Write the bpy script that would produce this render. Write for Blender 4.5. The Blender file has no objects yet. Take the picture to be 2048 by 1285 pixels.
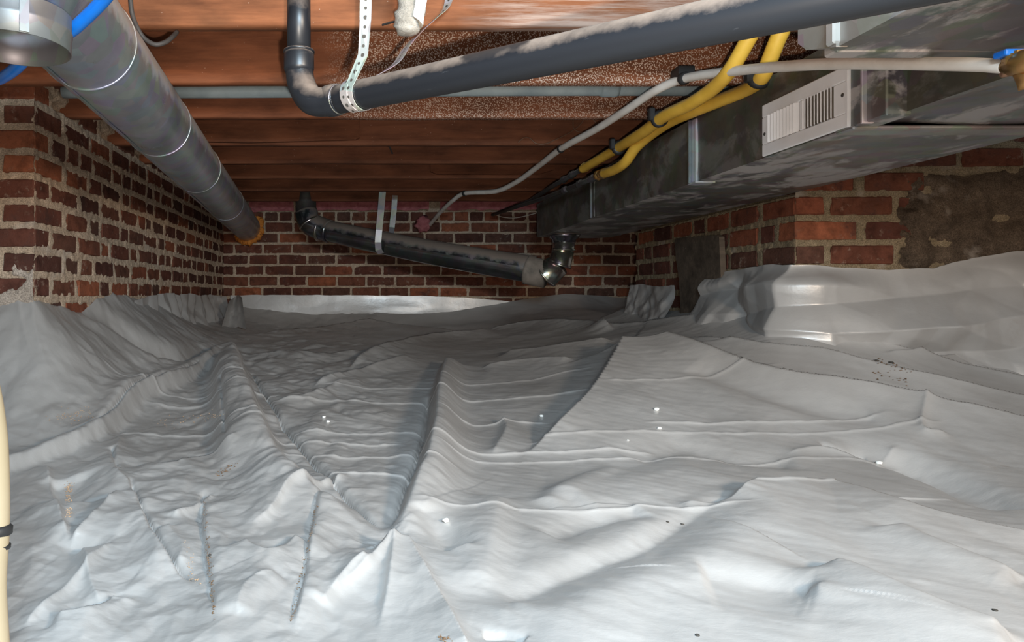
import bpy, bmesh, math, random
import numpy as np
from mathutils import Vector, Matrix, noise as mnoise

# ------------------------------------------------------------------ scene, camera, light
S = bpy.context.scene
COL = S.collection
F = 1350.0            # focal length in pixels of the 2048 px wide frame
VX, VY = 740.0, 592.0 # vanishing point of the depth direction
CZ = 0.45             # camera height

cam = bpy.data.cameras.new('camera')
cam.sensor_width = 36.0
cam.lens = F / 2048 * 36.0
cam.shift_x = (1024 - VX) / 2048
cam.shift_y = -(642.5 - VY) / 2048
cam.clip_start = 0.02
camo = bpy.data.objects.new('camera', cam)
camo.location = (0, 0, CZ)
camo.rotation_euler = (math.pi / 2, 0, 0)
COL.objects.link(camo)
S.camera = camo

w = bpy.data.worlds.new('world'); S.world = w; w.use_nodes = True
bg = w.node_tree.nodes['Background']
bg.inputs[0].default_value = (1.0, 0.93, 0.86, 1)
bg.inputs[1].default_value = 0.22

def light(name, kind, loc, energy, color, rot=(0, 0, 0), **kw):
    l = bpy.data.lights.new(name, kind); l.energy = energy; l.color = color
    for k, v in kw.items(): setattr(l, k, v)
    o = bpy.data.objects.new(name, l); o.location = loc; o.rotation_euler = rot
    COL.objects.link(o); return o
# torch held just under the camera: the hard shadows on the joists
light('hand_torch', 'SPOT', (0.03, -0.02, CZ - 0.05), 80.0, (1.0, 0.90, 0.78), rot=(math.radians(90 + 23), 0, math.radians(-3)),
      spot_size=math.radians(98), spot_blend=1.0, shadow_soft_size=0.008)
# cool daylight from the access opening behind the camera
light('access_daylight', 'AREA', (0.22, -0.32, CZ + 0.55), 76.0, (0.64, 0.85, 1.0),
      rot=(math.radians(42), 0, math.radians(3)), shape='RECTANGLE', size=0.6, size_y=0.28)
# warm work lamp over to the right, behind the camera
light('work_lamp', 'AREA', (1.2, -0.45, CZ + 0.40), 46.0, (1.0, 0.83, 0.66),
      rot=(math.radians(82), 0, math.radians(30)), shape='DISK', size=0.22)

S.view_settings.view_transform = 'Standard'
S.view_settings.look = 'None'
S.view_settings.gamma = 1.0
S.view_settings.use_curve_mapping = False
S.view_settings.exposure = 0.0

rng = np.random.default_rng(7)
random.seed(7)

def P(px, py, Z):
    return Vector(((px - VX) / F * Z, Z, CZ + (VY - py) / F * Z))

# ------------------------------------------------------------------ numpy noise
def _hash(ix, iy, s):
    h = (ix.astype(np.int64) * 374761393 + iy.astype(np.int64) * 668265263 + s * 1442695041) & 0xFFFFFFFF
    h = ((h ^ (h >> 13)) * 1274126177) & 0xFFFFFFFF
    h = ((h ^ (h >> 15)) * 2246822519) & 0xFFFFFFFF
    return ((h ^ (h >> 16)) & 0xFFFFFF) / float(0xFFFFFF)
def perlin(x, y, s=0):
    ix = np.floor(x); iy = np.floor(y); fx = x - ix; fy = y - iy
    u = fx * fx * fx * (fx * (fx * 6 - 15) + 10); v = fy * fy * fy * (fy * (fy * 6 - 15) + 10)
    def g(dx, dy):
        a = _hash(ix + dx, iy + dy, s) * 2 * math.pi
        return np.cos(a) * (fx - dx) + np.sin(a) * (fy - dy)
    return ((g(0, 0) * (1 - u) + g(1, 0) * u) * (1 - v) + (g(0, 1) * (1 - u) + g(1, 1) * u) * v) * 1.4
def fbm(x, y, s=0, n=4):
    t = 0; a = 1.0
    for k in range(n):
        t = t + a * perlin(x, y, s + k * 17); x = x * 2.03; y = y * 2.03; a *= 0.5
    return t
def worley(x, y, s=0):
    ix = np.floor(x); iy = np.floor(y)
    f1 = np.full(x.shape, 9.0); f2 = np.full(x.shape, 9.0)
    for dx in (-1, 0, 1):
        for dy in (-1, 0, 1):
            cx = ix + dx; cy = iy + dy
            d = np.hypot(cx + _hash(cx, cy, s) - x, cy + _hash(cx, cy, s + 91) - y)
            f2 = np.minimum(f2, np.maximum(f1, d)); f1 = np.minimum(f1, d)
    return f1, f2
def sstep(a, b, x):
    t = np.clip((x - a) / (b - a), 0, 1); return t * t * (3 - 2 * t)
def facet(x, y, s=0):
    """random heights on a triangle lattice, joined by flat facets"""
    sk = (x + y) * 0.3660254; x = x + sk; y = y + sk
    ix = np.floor(x); iy = np.floor(y); fx = x - ix; fy = y - iy; m = fx > fy
    mid = np.where(m, _hash(ix + 1, iy, s), _hash(ix, iy + 1, s))
    big = np.maximum(fx, fy); sml = np.minimum(fx, fy)
    return _hash(ix, iy, s) * (1 - big) + mid * (big - sml) + _hash(ix + 1, iy + 1, s) * sml - 0.5
def crumple(x, y, s=0):
    """folded look of stiff film: flat facets with sharp creases"""
    wx = x + 0.45 * perlin(x * 0.8, y * 0.8, s + 5); wy = y + 0.45 * perlin(x * 0.8 + 7, y * 0.8, s + 6)
    return facet(wx, wy, s) + 0.5 * facet(wx * 1.9 + 0.7 * wy + 3, wy * 2.1 - 0.5 * wx, s + 31)

# ------------------------------------------------------------------ materials
MATS = {}
class NT:
    def __init__(s, name):
        m = bpy.data.materials.new(name); m.use_nodes = True
        s.m = m; s.t = m.node_tree; s.b = s.t.nodes['Principled BSDF']; MATS[name] = m
    def n(s, typ, **kw):
        nd = s.t.nodes.new(typ)
        for k, v in kw.items():
            if k in nd.inputs: nd.inputs[k].default_value = v
            else: setattr(nd, k, v)
        return nd
    def l(s, a, b): s.t.links.new(a, b)
    def coord(s, kind='Object', scale=(1, 1, 1)):
        c = s.n('ShaderNodeTexCoord'); mp = s.n('ShaderNodeMapping'); mp.inputs['Scale'].default_value = scale
        s.l(c.outputs[kind], mp.inputs[0]); return mp.outputs[0]
    def pos(s, scale=(1, 1, 1)):
        g = s.n('ShaderNodeNewGeometry'); mp = s.n('ShaderNodeMapping'); mp.inputs['Scale'].default_value = scale
        s.l(g.outputs['Position'], mp.inputs[0]); return mp.outputs[0]
    def noise(s, vec, scale, detail=4, rough=0.55, dist=0):
        nd = s.n('ShaderNodeTexNoise'); nd.inputs['Scale'].default_value = scale; nd.inputs['Detail'].default_value = detail
        nd.inputs['Roughness'].default_value = rough; nd.inputs['Distortion'].default_value = dist
        s.l(vec, nd.inputs['Vector']); return nd.outputs['Fac']
    def voro(s, vec, scale, feature='F1', out='Distance'):
        nd = s.n('ShaderNodeTexVoronoi'); nd.feature = feature; nd.inputs['Scale'].default_value = scale
        s.l(vec, nd.inputs['Vector']); return nd.outputs[out]
    def ramp(s, fac, stops):
        r = s.n('ShaderNodeValToRGB'); e = r.color_ramp.elements
        while len(e) < len(stops): e.new(0.5)
        for k, (p, c) in enumerate(stops):
            e[k].position = p; e[k].color = (c[0], c[1], c[2], 1) if not isinstance(c, (int, float)) else (c, c, c, 1)
        s.l(fac, r.inputs[0]); return r.outputs[0]
    def mix(s, fac, a, b, mode='MIX'):
        m = s.n('ShaderNodeMix'); m.data_type = 'RGBA'; m.blend_type = mode
        for sock, v in ((m.inputs[0], fac), (m.inputs[6], a), (m.inputs[7], b)):
            if hasattr(v, 'is_linked'): s.l(v, sock)
            elif isinstance(v, (int, float)): sock.default_value = v
            else: sock.default_value = (v[0], v[1], v[2], 1)
        return m.outputs[2]
    def math(s, op, a, b=0.0):
        m = s.n('ShaderNodeMath'); m.operation = op
        for k, v in ((0, a), (1, b)):
            if hasattr(v, 'is_linked'): s.l(v, m.inputs[k])
            else: m.inputs[k].default_value = v
        return m.outputs[0]
    def sep(s, vec):
        x = s.n('ShaderNodeSeparateXYZ'); s.l(vec, x.inputs[0]); return x.outputs
    def up(s):
        g = s.n('ShaderNodeNewGeometry'); return s.sep(g.outputs['Normal'])[2]
    def bump(s, h, strength=0.3, dist=0.01):
        b = s.n('ShaderNodeBump'); b.inputs['Strength'].default_value = strength; b.inputs['Distance'].default_value = dist
        s.l(h, b.inputs['Height']); s.l(b.outputs[0], s.b.inputs['Normal'])
    def set(s, color=None, rough=None, metal=None, spec=None):
        for k, v in (('Base Color', color), ('Roughness', rough), ('Metallic', metal), ('Specular IOR Level', spec)):
            if v is None: continue
            if hasattr(v, 'is_linked'): s.l(v, s.b.inputs[k])
            elif isinstance(v, (int, float)): s.b.inputs[k].default_value = v
            else: s.b.inputs[k].default_value = (v[0], v[1], v[2], 1)
        return s.m

def mat_tarp(name, tint=1.0):
    t = NT(name); p = t.pos()
    a = t.noise(p, 2.6, 5)
    col = t.ramp(a, [(0.3, (0.315 * tint, 0.295 * tint, 0.28 * tint)), (0.7, (0.44 * tint, 0.422 * tint, 0.408 * tint))])
    d = t.ramp(t.noise(p, 7.0, 8, 0.7), [(0.60, 0.0), (0.78, 1.0)])
    d2 = t.ramp(t.noise(p, 60.0, 3, 0.7), [(0.45, 0.0), (0.7, 1.0)])
    dirt = t.math('MULTIPLY', t.math('MULTIPLY', d, d2), 0.45)
    col = t.mix(dirt, col, (0.20, 0.13, 0.085))
    rr = t.ramp(t.noise(p, 5, 4), [(0.3, 0.29), (0.7, 0.42)])
    st = t.noise(t.pos((18, 60, 30)), 3.0, 5, 0.6)
    st2 = t.noise(t.pos((1, 1, 1)), 34.0, 4, 0.6, 0.6)
    hh = t.math('ADD', t.math('MULTIPLY', st, 0.35), t.math('MULTIPLY', st2, 0.65))
    t.bump(hh, 0.16, 0.006)
    return t.set(col, rr, 0.18, 0.6)
mat_tarp('tarp')

def mat_brick():
    t = NT('brick'); p = t.pos(); oi = t.n('ShaderNodeObjectInfo'); r = oi.outputs['Random']
    base = t.ramp(r, [(0.0, (0.075, 0.030, 0.022)), (0.25, (0.12, 0.042, 0.028)), (0.45, (0.155, 0.055, 0.032)),
                      (0.62, (0.095, 0.045, 0.032)), (0.8, (0.20, 0.062, 0.034)), (1.0, (0.26, 0.085, 0.042))])
    n1 = t.noise(p, 22, 6, 0.65)
    c = t.mix(1.0, base, t.ramp(n1, [(0.3, 0.50), (0.7, 1.35)]), 'MULTIPLY')
    dark = t.ramp(t.noise(p, 11, 5, 0.7), [(0.52, 0.0), (0.66, 0.75)])
    c = t.mix(dark, c, (0.045, 0.024, 0.02))
    # mortar smears and pale salts
    sm = t.ramp(t.noise(p, 30, 8, 0.75), [(0.57, 0.0), (0.66, 0.75)])
    sm2 = t.ramp(t.noise(p, 4.5, 3, 0.5), [(0.42, 0.12), (0.62, 0.9)])
    c = t.mix(t.math('MULTIPLY', sm, sm2), c, (0.36, 0.28, 0.22))
    t.bump(t.noise(p, 120, 6, 0.7), 0.6, 0.006)
    return t.set(c, 0.9, 0, 0.15)
mat_brick()
def mat_mortar(name, a, b):
    t = NT(name); p = t.pos()
    c = t.ramp(t.noise(p, 16, 7, 0.7), [(0.3, a), (0.7, b)])
    g = t.ramp(t.noise(p, 260, 3, 0.7), [(0.35, 0.55), (0.65, 1.35)])
    c = t.mix(1.0, c, g, 'MULTIPLY')
    wht = t.ramp(t.noise(p, 7, 5, 0.6), [(0.58, 0.0), (0.72, 0.7)])
    c = t.mix(wht, c, (0.46, 0.39, 0.33))
    t.bump(t.noise(p, 190, 5, 0.8), 0.8, 0.008)
    return t.set(c, 0.95, 0, 0.1)
mat_mortar('mortar', (0.36, 0.26, 0.185), (0.60, 0.46, 0.34))
mat_mortar('mortar_tan', (0.22, 0.165, 0.10), (0.34, 0.26, 0.17))
mat_mortar('lime', (0.36, 0.29, 0.235), (0.52, 0.43, 0.36))
mat_mortar('parging', (0.07, 0.05, 0.036), (0.17, 0.122, 0.086))

def mat_wood(name, a, b, speck=0.0, white=0.0):
    t = NT(name); p = t.pos((1.0, 14, 14)); q = t.pos()
    oi = t.n('ShaderNodeObjectInfo')
    off = t.n('ShaderNodeVectorMath'); off.operation = 'ADD'
    t.l(p, off.inputs[0]); cmb = t.n('ShaderNodeCombineXYZ'); t.l(t.math('MULTIPLY', oi.outputs['Random'], 37.0), cmb.inputs[0]); t.l(cmb.outputs[0], off.inputs[1])
    g = t.noise(off.outputs[0], 3.2, 8, 0.65, 0.6)
    c = t.ramp(g, [(0.28, a), (0.72, b)])
    stain = t.ramp(t.noise(t.pos((1, 3, 3)), 3.5, 5, 0.6), [(0.42, 1.0), (0.7, 0.45)])
    c = t.mix(1.0, c, stain, 'MULTIPLY')
    # knots
    k = t.voro(t.pos((1.0, 1.0, 1.6)), 2.6)
    kn = t.ramp(k, [(0.03, 1.0), (0.075, 0.0)])
    c = t.mix(t.math('MULTIPLY', kn, 0.75), c, (0.05, 0.018, 0.01))
    if white > 0:
        x = t.sep(q)[0]
        m1 = t.ramp(x, [(0.20, 0.0), (0.34, 1.0)])
        m1 = t.math('MULTIPLY', m1, t.ramp(t.noise(t.pos((1.2, 22, 22)), 3.0, 7, 0.7), [(0.40, 0.0), (0.60, 0.8)]))
        c = t.mix(t.math('MULTIPLY', m1, white), c, (0.50, 0.36, 0.29))
    if speck > 0:
        sp = t.ramp(t.voro(q, 210), [(0.34, 1.0), (0.46, 0.0)])
        ms = t.ramp(t.noise(q, 60, 4, 0.6), [(0.28, 0.0), (0.46, 1.0)])
        x = t.sep(q)[0]
        mx = t.ramp(t.math('ADD', x, t.math('MULTIPLY', t.noise(q, 6, 4), 0.30)), [(0.02, 0.0), (0.16, 1.0)])
        sp = t.math('MULTIPLY', t.math('MULTIPLY', sp, ms), t.math('MULTIPLY', mx, speck))
        c = t.mix(sp, c, (0.60, 0.45, 0.36))
    few = t.ramp(t.voro(q, 42), [(0.045, 1.0), (0.07, 0.0)])
    c = t.mix(t.math('MULTIPLY', few, 0.5), c, (0.5, 0.36, 0.28))
    t.bump(g, 0.35, 0.006)
    return t.set(c, 0.75, 0, 0.2)
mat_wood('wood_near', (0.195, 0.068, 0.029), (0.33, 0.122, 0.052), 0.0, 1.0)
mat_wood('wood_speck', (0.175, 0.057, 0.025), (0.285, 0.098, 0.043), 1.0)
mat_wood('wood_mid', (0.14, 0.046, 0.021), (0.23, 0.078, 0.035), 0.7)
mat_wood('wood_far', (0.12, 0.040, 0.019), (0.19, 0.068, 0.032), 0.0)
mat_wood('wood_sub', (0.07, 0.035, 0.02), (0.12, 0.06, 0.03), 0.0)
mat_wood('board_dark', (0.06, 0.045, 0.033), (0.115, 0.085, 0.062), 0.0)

def mat_metal(name, a, b, metal=0.85, r0=0.28, r1=0.5, dust=0.0, dustcol=(0.26, 0.20, 0.165), spangle=26, smear=0.0, dlo=0.10, dhi=0.45):
    t = NT(name); p = t.pos()
    v = t.voro(p, spangle, 'F1', 'Color')
    n = t.noise(p, 6, 5, 0.6)
    c = t.ramp(n, [(0.3, a), (0.7, b)])
    c = t.mix(0.12, c, v, 'OVERLAY')
    rr = t.ramp(t.noise(p, 9, 5, 0.6), [(0.3, r0), (0.7, r1)])
    met = metal
    if smear > 0:
        s1 = t.ramp(t.noise(t.pos((1.3, 0.8, 1.3)), 5.5, 7, 0.68, 0.4), [(0.50, 0.0), (0.58, smear)])
        c = t.mix(s1, c, (0.36, 0.325, 0.31))
        met = t.math('MULTIPLY', t.math('SUBTRACT', 1.0, s1), metal)
        rr = t.math('ADD', rr, t.math('MULTIPLY', s1, 0.3))
    if dust > 0:
        u = t.math('ADD', t.up(), t.math('MULTIPLY', t.math('SUBTRACT', t.noise(p, 16, 6, 0.65), 0.5), 0.9))
        dm = t.n('ShaderNodeMapRange'); dm.inputs[1].default_value = dlo; dm.inputs[2].default_value = dhi; dm.inputs[3].default_value = 0; dm.inputs[4].default_value = dust; t.l(u, dm.inputs[0]); dm = dm.outputs[0]
        c = t.mix(dm, c, dustcol)
        met = t.math('MULTIPLY', t.math('SUBTRACT', 1.0, dm), met)
        rr = t.math('ADD', rr, t.math('MULTIPLY', dm, 0.45))
    t.bump(t.noise(p, 5, 4, 0.5), 0.12, 0.02)
    return t.set(c, rr, met, 0.5)
mat_metal('galv', (0.27, 0.295, 0.33), (0.42, 0.455, 0.50), 0.74, 0.26, 0.40, 0.95, dlo=-0.12, dhi=0.25)
mat_metal('galv_clean', (0.11, 0.11, 0.105), (0.165, 0.165, 0.158), 0.6, 0.42, 0.55)
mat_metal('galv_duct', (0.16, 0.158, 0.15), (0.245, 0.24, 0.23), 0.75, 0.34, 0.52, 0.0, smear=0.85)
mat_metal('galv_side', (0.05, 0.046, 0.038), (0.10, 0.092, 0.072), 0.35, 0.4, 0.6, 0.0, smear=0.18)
mat_metal('galv_upper', (0.17, 0.15, 0.135), (0.25, 0.225, 0.205), 0.3, 0.4, 0.55, 0.0, smear=0.3)
mat_metal('pipe_dark', (0.10, 0.10, 0.10), (0.20, 0.20, 0.205), 0.9, 0.12, 0.28, 0.95, (0.17, 0.13, 0.105))
mat_metal('chrome_worn', (0.30, 0.28, 0.25), (0.50, 0.47, 0.43), 0.95, 0.14, 0.3)
mat_metal('strap_steel', (0.42, 0.41, 0.40), (0.60, 0.58, 0.56), 0.55, 0.35, 0.5)
mat_metal('cleat', (0.24, 0.23, 0.22), (0.38, 0.36, 0.34), 0.7, 0.3, 0.45)
mat_metal('brass', (0.42, 0.23, 0.075), (0.58, 0.34, 0.13), 0.9, 0.25, 0.4)
mat_metal('copper', (0.42, 0.22, 0.13), (0.55, 0.30, 0.18), 0.8, 0.3, 0.45)
mat_metal('iron', (0.03, 0.026, 0.024), (0.07, 0.06, 0.055), 0.4, 0.5, 0.7, 0.5, (0.14, 0.11, 0.09))

def mat_black_pipe():
    t = NT('abs_black'); p = t.pos(); 
    u = t.math('ADD', t.up(), t.math('MULTIPLY', t.math('SUBTRACT', t.noise(t.pos((0.7, 1, 1)), 24, 7, 0.68), 0.5), 1.15))
    dm = t.n('ShaderNodeMapRange'); dm.inputs[1].default_value = 0.08; dm.inputs[2].default_value = 0.95; dm.inputs[3].default_value = 0; dm.inputs[4].default_value = 1.0; t.l(u, dm.inputs[0]); dm = dm.outputs[0]
    hand = t.ramp(t.noise(p, 9, 3, 0.5), [(0.60, 1.0), (0.66, 0.15)])
    dm = t.math('MULTIPLY', dm, hand)
    c = t.mix(dm, (0.011, 0.012, 0.015), (0.25, 0.185, 0.145))
    sc = t.ramp(t.noise(t.pos((8, 8, 60)), 3, 6, 0.7), [(0.66, 0.0), (0.74, 0.35)])
    c = t.mix(sc, c, (0.15, 0.15, 0.16))
    rr = t.math('ADD', 0.38, t.math('MULTIPLY', dm, 0.5))
    return t.set(c, rr, 0.0, 0.5)
mat_black_pipe()

def plain(name, a, b, rough=0.5, spec=0.4, scale=14, bump=0.0, dust=0.0):
    t = NT(name); p = t.pos(); c = t.ramp(t.noise(p, scale, 5, 0.6), [(0.3, a), (0.7, b)])
    if dust > 0:
        u = t.math('ADD', t.up(), t.math('MULTIPLY', t.math('SUBTRACT', t.noise(p, 30, 5, 0.65), 0.5), 0.8))
        c = t.mix(t.ramp(u, [(0.2, 0.0), (0.6, dust)]), c, (0.24, 0.18, 0.13))
    if bump: t.bump(t.noise(p, scale * 6, 5, 0.7), bump, 0.01)
    return t.set(c, rough, 0, spec)
plain('white_pipe', (0.56, 0.49, 0.43), (0.68, 0.62, 0.56), 0.42, 0.4, dust=0.35)
plain('yellow_pipe', (0.60, 0.33, 0.035), (0.74, 0.43, 0.06), 0.5, 0.35, dust=0.5)
plain('blue_pipe', (0.003, 0.10, 0.42), (0.006, 0.14, 0.54), 0.35, 0.5, dust=0.25)
plain('black_plastic', (0.012, 0.011, 0.011), (0.025, 0.023, 0.022), 0.5, 0.4)
plain('cable_black', (0.02, 0.018, 0.016), (0.06, 0.05, 0.045), 0.6, 0.3)
plain('cable_brown', (0.10, 0.05, 0.03), (0.2, 0.11, 0.07), 0.6, 0.3)
plain('conduit', (0.20, 0.255, 0.28), (0.34, 0.40, 0.42), 0.5, 0.4, 9, dust=0.3)
plain('white_paint', (0.66, 0.63, 0.63), (0.74, 0.71, 0.71), 0.4, 0.4)
plain('grey_dark', (0.10, 0.085, 0.07), (0.22, 0.18, 0.15), 0.7, 0.2)
plain('pink_batt', (0.34, 0.10, 0.105), (0.52, 0.19, 0.19), 0.95, 0.05, 30, 0.9)
plain('orange_foam', (0.60, 0.19, 0.03), (0.80, 0.31, 0.07), 0.9, 0.1, 40, 0.9)
plain('foam_bit', (0.75, 0.74, 0.70), (0.85, 0.84, 0.80), 0.8, 0.1)
plain('beige_hose', (0.30, 0.23, 0.14), (0.36, 0.28, 0.185), 0.5, 0.3, 5)
plain('wrap', (0.36, 0.32, 0.27), (0.60, 0.55, 0.48), 0.4, 0.5, 40, 0.7)
plain('dirt', (0.10, 0.07, 0.05), (0.17, 0.125, 0.09), 0.95, 0.05, 20, 0.8)
plain('tan_dirt', (0.36, 0.22, 0.13), (0.5, 0.34, 0.22), 0.9, 0.1)
plain('brown_dirt', (0.12, 0.07, 0.04), (0.2, 0.12, 0.07), 0.9, 0.1)
plain('print', (0.05, 0.05, 0.05), (0.08, 0.08, 0.08), 0.7, 0.2)
plain('pebble', (0.04, 0.035, 0.03), (0.09, 0.08, 0.07), 0.9, 0.1)

# ------------------------------------------------------------------ object helpers
def link(name, me, mat, parent=None, smooth=False):
    o = bpy.data.objects.new(name, me); COL.objects.link(o)
    if mat and len(me.materials) == 0: me.materials.append(MATS[mat])
    if smooth: me.polygons.foreach_set('use_smooth', [True] * len(me.polygons))
    if parent: o.parent = parent
    return o
def tag(o, label, cat, group=None):
    o['label'] = label; o['category'] = cat
    if group: o['group'] = group
    return o
def empty(name, loc, label, cat, group=None):
    o = bpy.data.objects.new(name, None); o.location = loc; o.empty_display_size = 0.05; COL.objects.link(o)
    return tag(o, label, cat, group)
def part(name, me, mat, root, smooth=False):
    """mesh is given in world space; parent keeps it there"""
    o = link(name, me, mat, None, smooth); o.parent = root
    if root is not None:
        acc = Matrix.Translation(root.location)
        p = root.parent
        if root.type == 'EMPTY': me.transform(acc.inverted())
        elif p is not None and p.type == 'EMPTY': me.transform(Matrix.Translation(p.location).inverted())
    return o
def struct(o):
    o['kind'] = 'structure'; return o
def bm_mesh(name, bm):
    me = bpy.data.meshes.new(name); bm.to_mesh(me); bm.free(); return me
def box_mesh(name, lo, hi, bevel=0.0, seg=1):
    bm = bmesh.new(); bmesh.ops.create_cube(bm, size=1)
    for v in bm.verts:
        v.co = Vector([(lo[k] + hi[k]) / 2 + v.co[k] * (hi[k] - lo[k]) for k in range(3)])
    if bevel > 0: bmesh.ops.bevel(bm, geom=bm.edges[:], offset=bevel, segments=seg, affect='EDGES', profile=0.5)
    return bm_mesh(name, bm)
def catmull(pts, sub=8):
    pts = [Vector(p) for p in pts]
    if len(pts) < 3: return pts
    out = []; ex = [pts[0] * 2 - pts[1]] + pts + [pts[-1] * 2 - pts[-2]]
    for i in range(1, len(ex) - 2):
        a, b, c, d = ex[i - 1:i + 3]
        for k in range(sub):
            t = k / sub
            out.append(0.5 * ((2 * b) + (c - a) * t + (2 * a - 5 * b + 4 * c - d) * t * t + (3 * b - a - 3 * c + d) * t ** 3))
    out.append(pts[-1]); return out
def frames(pts):
    n = len(pts); T = [(pts[min(i + 1, n - 1)] - pts[max(i - 1, 0)]).normalized() for i in range(n)]
    ref = Vector((0, 0, 1)) if abs(T[0].z) < 0.9 else Vector((0, 1, 0))
    u = (ref - T[0] * ref.dot(T[0])).normalized(); U = [u]
    for i in range(1, n):
        u = (u - T[i] * u.dot(T[i])).normalized(); U.append(u)
    return T, U, [T[i].cross(U[i]) for i in range(n)]
def tube_mesh(name, pts, r, seg=16, caps=True, rfun=None):
    pts = [Vector(p) for p in pts]; T, U, V = frames(pts); verts = []; faces = []
    n = len(pts)
    for i in range(n):
        rr = r[i] if isinstance(r, (list, tuple)) else r
        for k in range(seg):
            a = 2 * math.pi * k / seg; q = rr * (rfun(i, a) if rfun else 1)
            verts.append(pts[i] + U[i] * math.cos(a) * q + V[i] * math.sin(a) * q)
    for i in range(n - 1):
        for k in range(seg):
            k2 = (k + 1) % seg
            faces.append((i * seg + k, i * seg + k2, (i + 1) * seg + k2, (i + 1) * seg + k))
    if caps:
        faces.append(tuple(reversed(range(seg)))); faces.append(tuple(range((n - 1) * seg, n * seg)))
    me = bpy.data.meshes.new(name); me.from_pydata(verts, [], faces); me.update(); return me
def ring_mesh(name, c, axis, r, half, thick=0.003, seg=32):
    """short band around a pipe"""
    axis = Vector(axis).normalized(); c = Vector(c)
    prof = [(-half, 0), (-half * 0.6, thick), (half * 0.6, thick), (half, 0)]
    return tube_mesh(name, [c + axis * p[0] for p in prof], [r + p[1] for p in prof], seg, True)
def ribbon_mesh(name, pts, width, thick, side):
    """flat strap; side(i) gives the width direction"""
    pts = [Vector(p) for p in pts]; n = len(pts); verts = []; faces = []
    for i in range(n):
        t = (pts[min(i + 1, n - 1)] - pts[max(i - 1, 0)]).normalized()
        s = Vector(side(i)); s = (s - t * s.dot(t)).normalized(); nn = t.cross(s)
        for a, b in ((-1, -1), (1, -1), (1, 1), (-1, 1)):
            verts.append(pts[i] + s * a * width / 2 + nn * b * thick / 2)
    for i in range(n - 1):
        for k in range(4):
            k2 = (k + 1) % 4; faces.append((i * 4 + k, i * 4 + k2, i * 4 + 4 + k2, i * 4 + 4 + k))
    faces.append((3, 2, 1, 0)); faces.append(tuple(range(n * 4 - 4, n * 4)))
    me = bpy.data.meshes.new(name); me.from_pydata(verts, [], faces); me.update(); return me
def grid_mesh(name, Pt, solid=None):
    """Pt: array (r, c, 3)"""
    r, c, _ = Pt.shape; idx = np.arange(r * c).reshape(r, c)
    q = np.stack([idx[:-1, :-1], idx[:-1, 1:], idx[1:, 1:], idx[1:, :-1]], -1).reshape(-1, 4)
    me = bpy.data.meshes.new(name); nv = r * c; nf = len(q)
    me.vertices.add(nv); me.vertices.foreach_set('co', Pt.reshape(-1).astype(np.float32))
    me.loops.add(nf * 4); me.loops.foreach_set('vertex_index', q.reshape(-1).astype(np.int32))
    me.polygons.add(nf); me.polygons.foreach_set('loop_start', np.arange(0, nf * 4, 4, dtype=np.int32))
    me.polygons.foreach_set('loop_total', np.full(nf, 4, dtype=np.int32))
    me.update(calc_edges=True); me.validate(); return me
def join_meshes(name, meshes):
    bm = bmesh.new()
    for m in meshes: bm.from_mesh(m); bpy.data.meshes.remove(m)
    return bm_mesh(name, bm)

# ------------------------------------------------------------------ layout constants
XL = -1.06; ZL = 2.13       # left brick wall: face plane and near end
ZB = 4.87                   # back brick wall
XR = 1.45; ZR0 = 2.30; ZR1 = 3.69   # right brick pier: side face, front face, far corner
HJ = 0.627; JW = 0.040; JD = 0.24   # joist underside (above camera), thickness, depth
JZ = [1.565, 1.985, 2.37, 2.80, 3.19, 3.60, 4.03, 4.45]

def base_ground(X, Z):
    zs = [0.2, 0.8, 1.5, 2.0, 3.0, 3.5, 4.2, 4.9]; hs = [-.435, -.425, -.395, -.37, -.30, -.265, -.23, -.20]
    g = np.interp(Z, zs, hs)
    a = np.interp(X, [0.3, 0.6, 0.9, 1.2, 1.4, 1.6, 2.1, 2.6], [0, .025, .085, .165, .205, .20, .11, .08])
    return g + a * sstep(1.5, 2.3, Z) * (1 - 0.35 * sstep(2.7, 3.6, Z))

# ------------------------------------------------------------------ brick walls
def brick_base(L, D, H, seed):
    bm = bmesh.new(); bmesh.ops.create_cube(bm, size=1)
    r = random.Random(seed)
    for v in bm.verts: v.co = Vector((v.co.x * L, v.co.y * D, v.co.z * H))
    bmesh.ops.bevel(bm, geom=bm.edges[:], offset=0.005, segments=1, affect='EDGES')
    for v in bm.verts: v.co += Vector((r.uniform(-1, 1), r.uniform(-.5, .5), r.uniform(-1, 1))) * 0.0022
    me = bm_mesh('brick', bm); me.materials.append(MATS['brick']); return me
BRICKS = {}
def brick_obj(wall, center, udir, ndir, L, D, H):
    key = min((0.05, 0.1, 0.15, 0.2), key=lambda k: abs(k - L)); var = random.randrange(5)
    if (key, var) not in BRICKS: BRICKS[(key, var)] = brick_base(key, 0.1, 0.062, 11 * var + int(key * 1000))
    o = bpy.data.objects.new('brick', BRICKS[(key, var)]); COL.objects.link(o)
    M = Matrix((( udir[0], -ndir[0], 0), (udir[1], -ndir[1], 0), (0, 0, 1))).to_4x4()
    M = M @ Matrix.Rotation(random.uniform(-.012, .012), 4, 'Y') @ Matrix.Rotation(random.uniform(-.012, .012), 4, 'Z')
    o.matrix_world = Matrix.Translation(center) @ M @ Matrix.Diagonal((L / key, D / 0.1, H / 0.062, 1))
    o.parent = wall; return o

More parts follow.
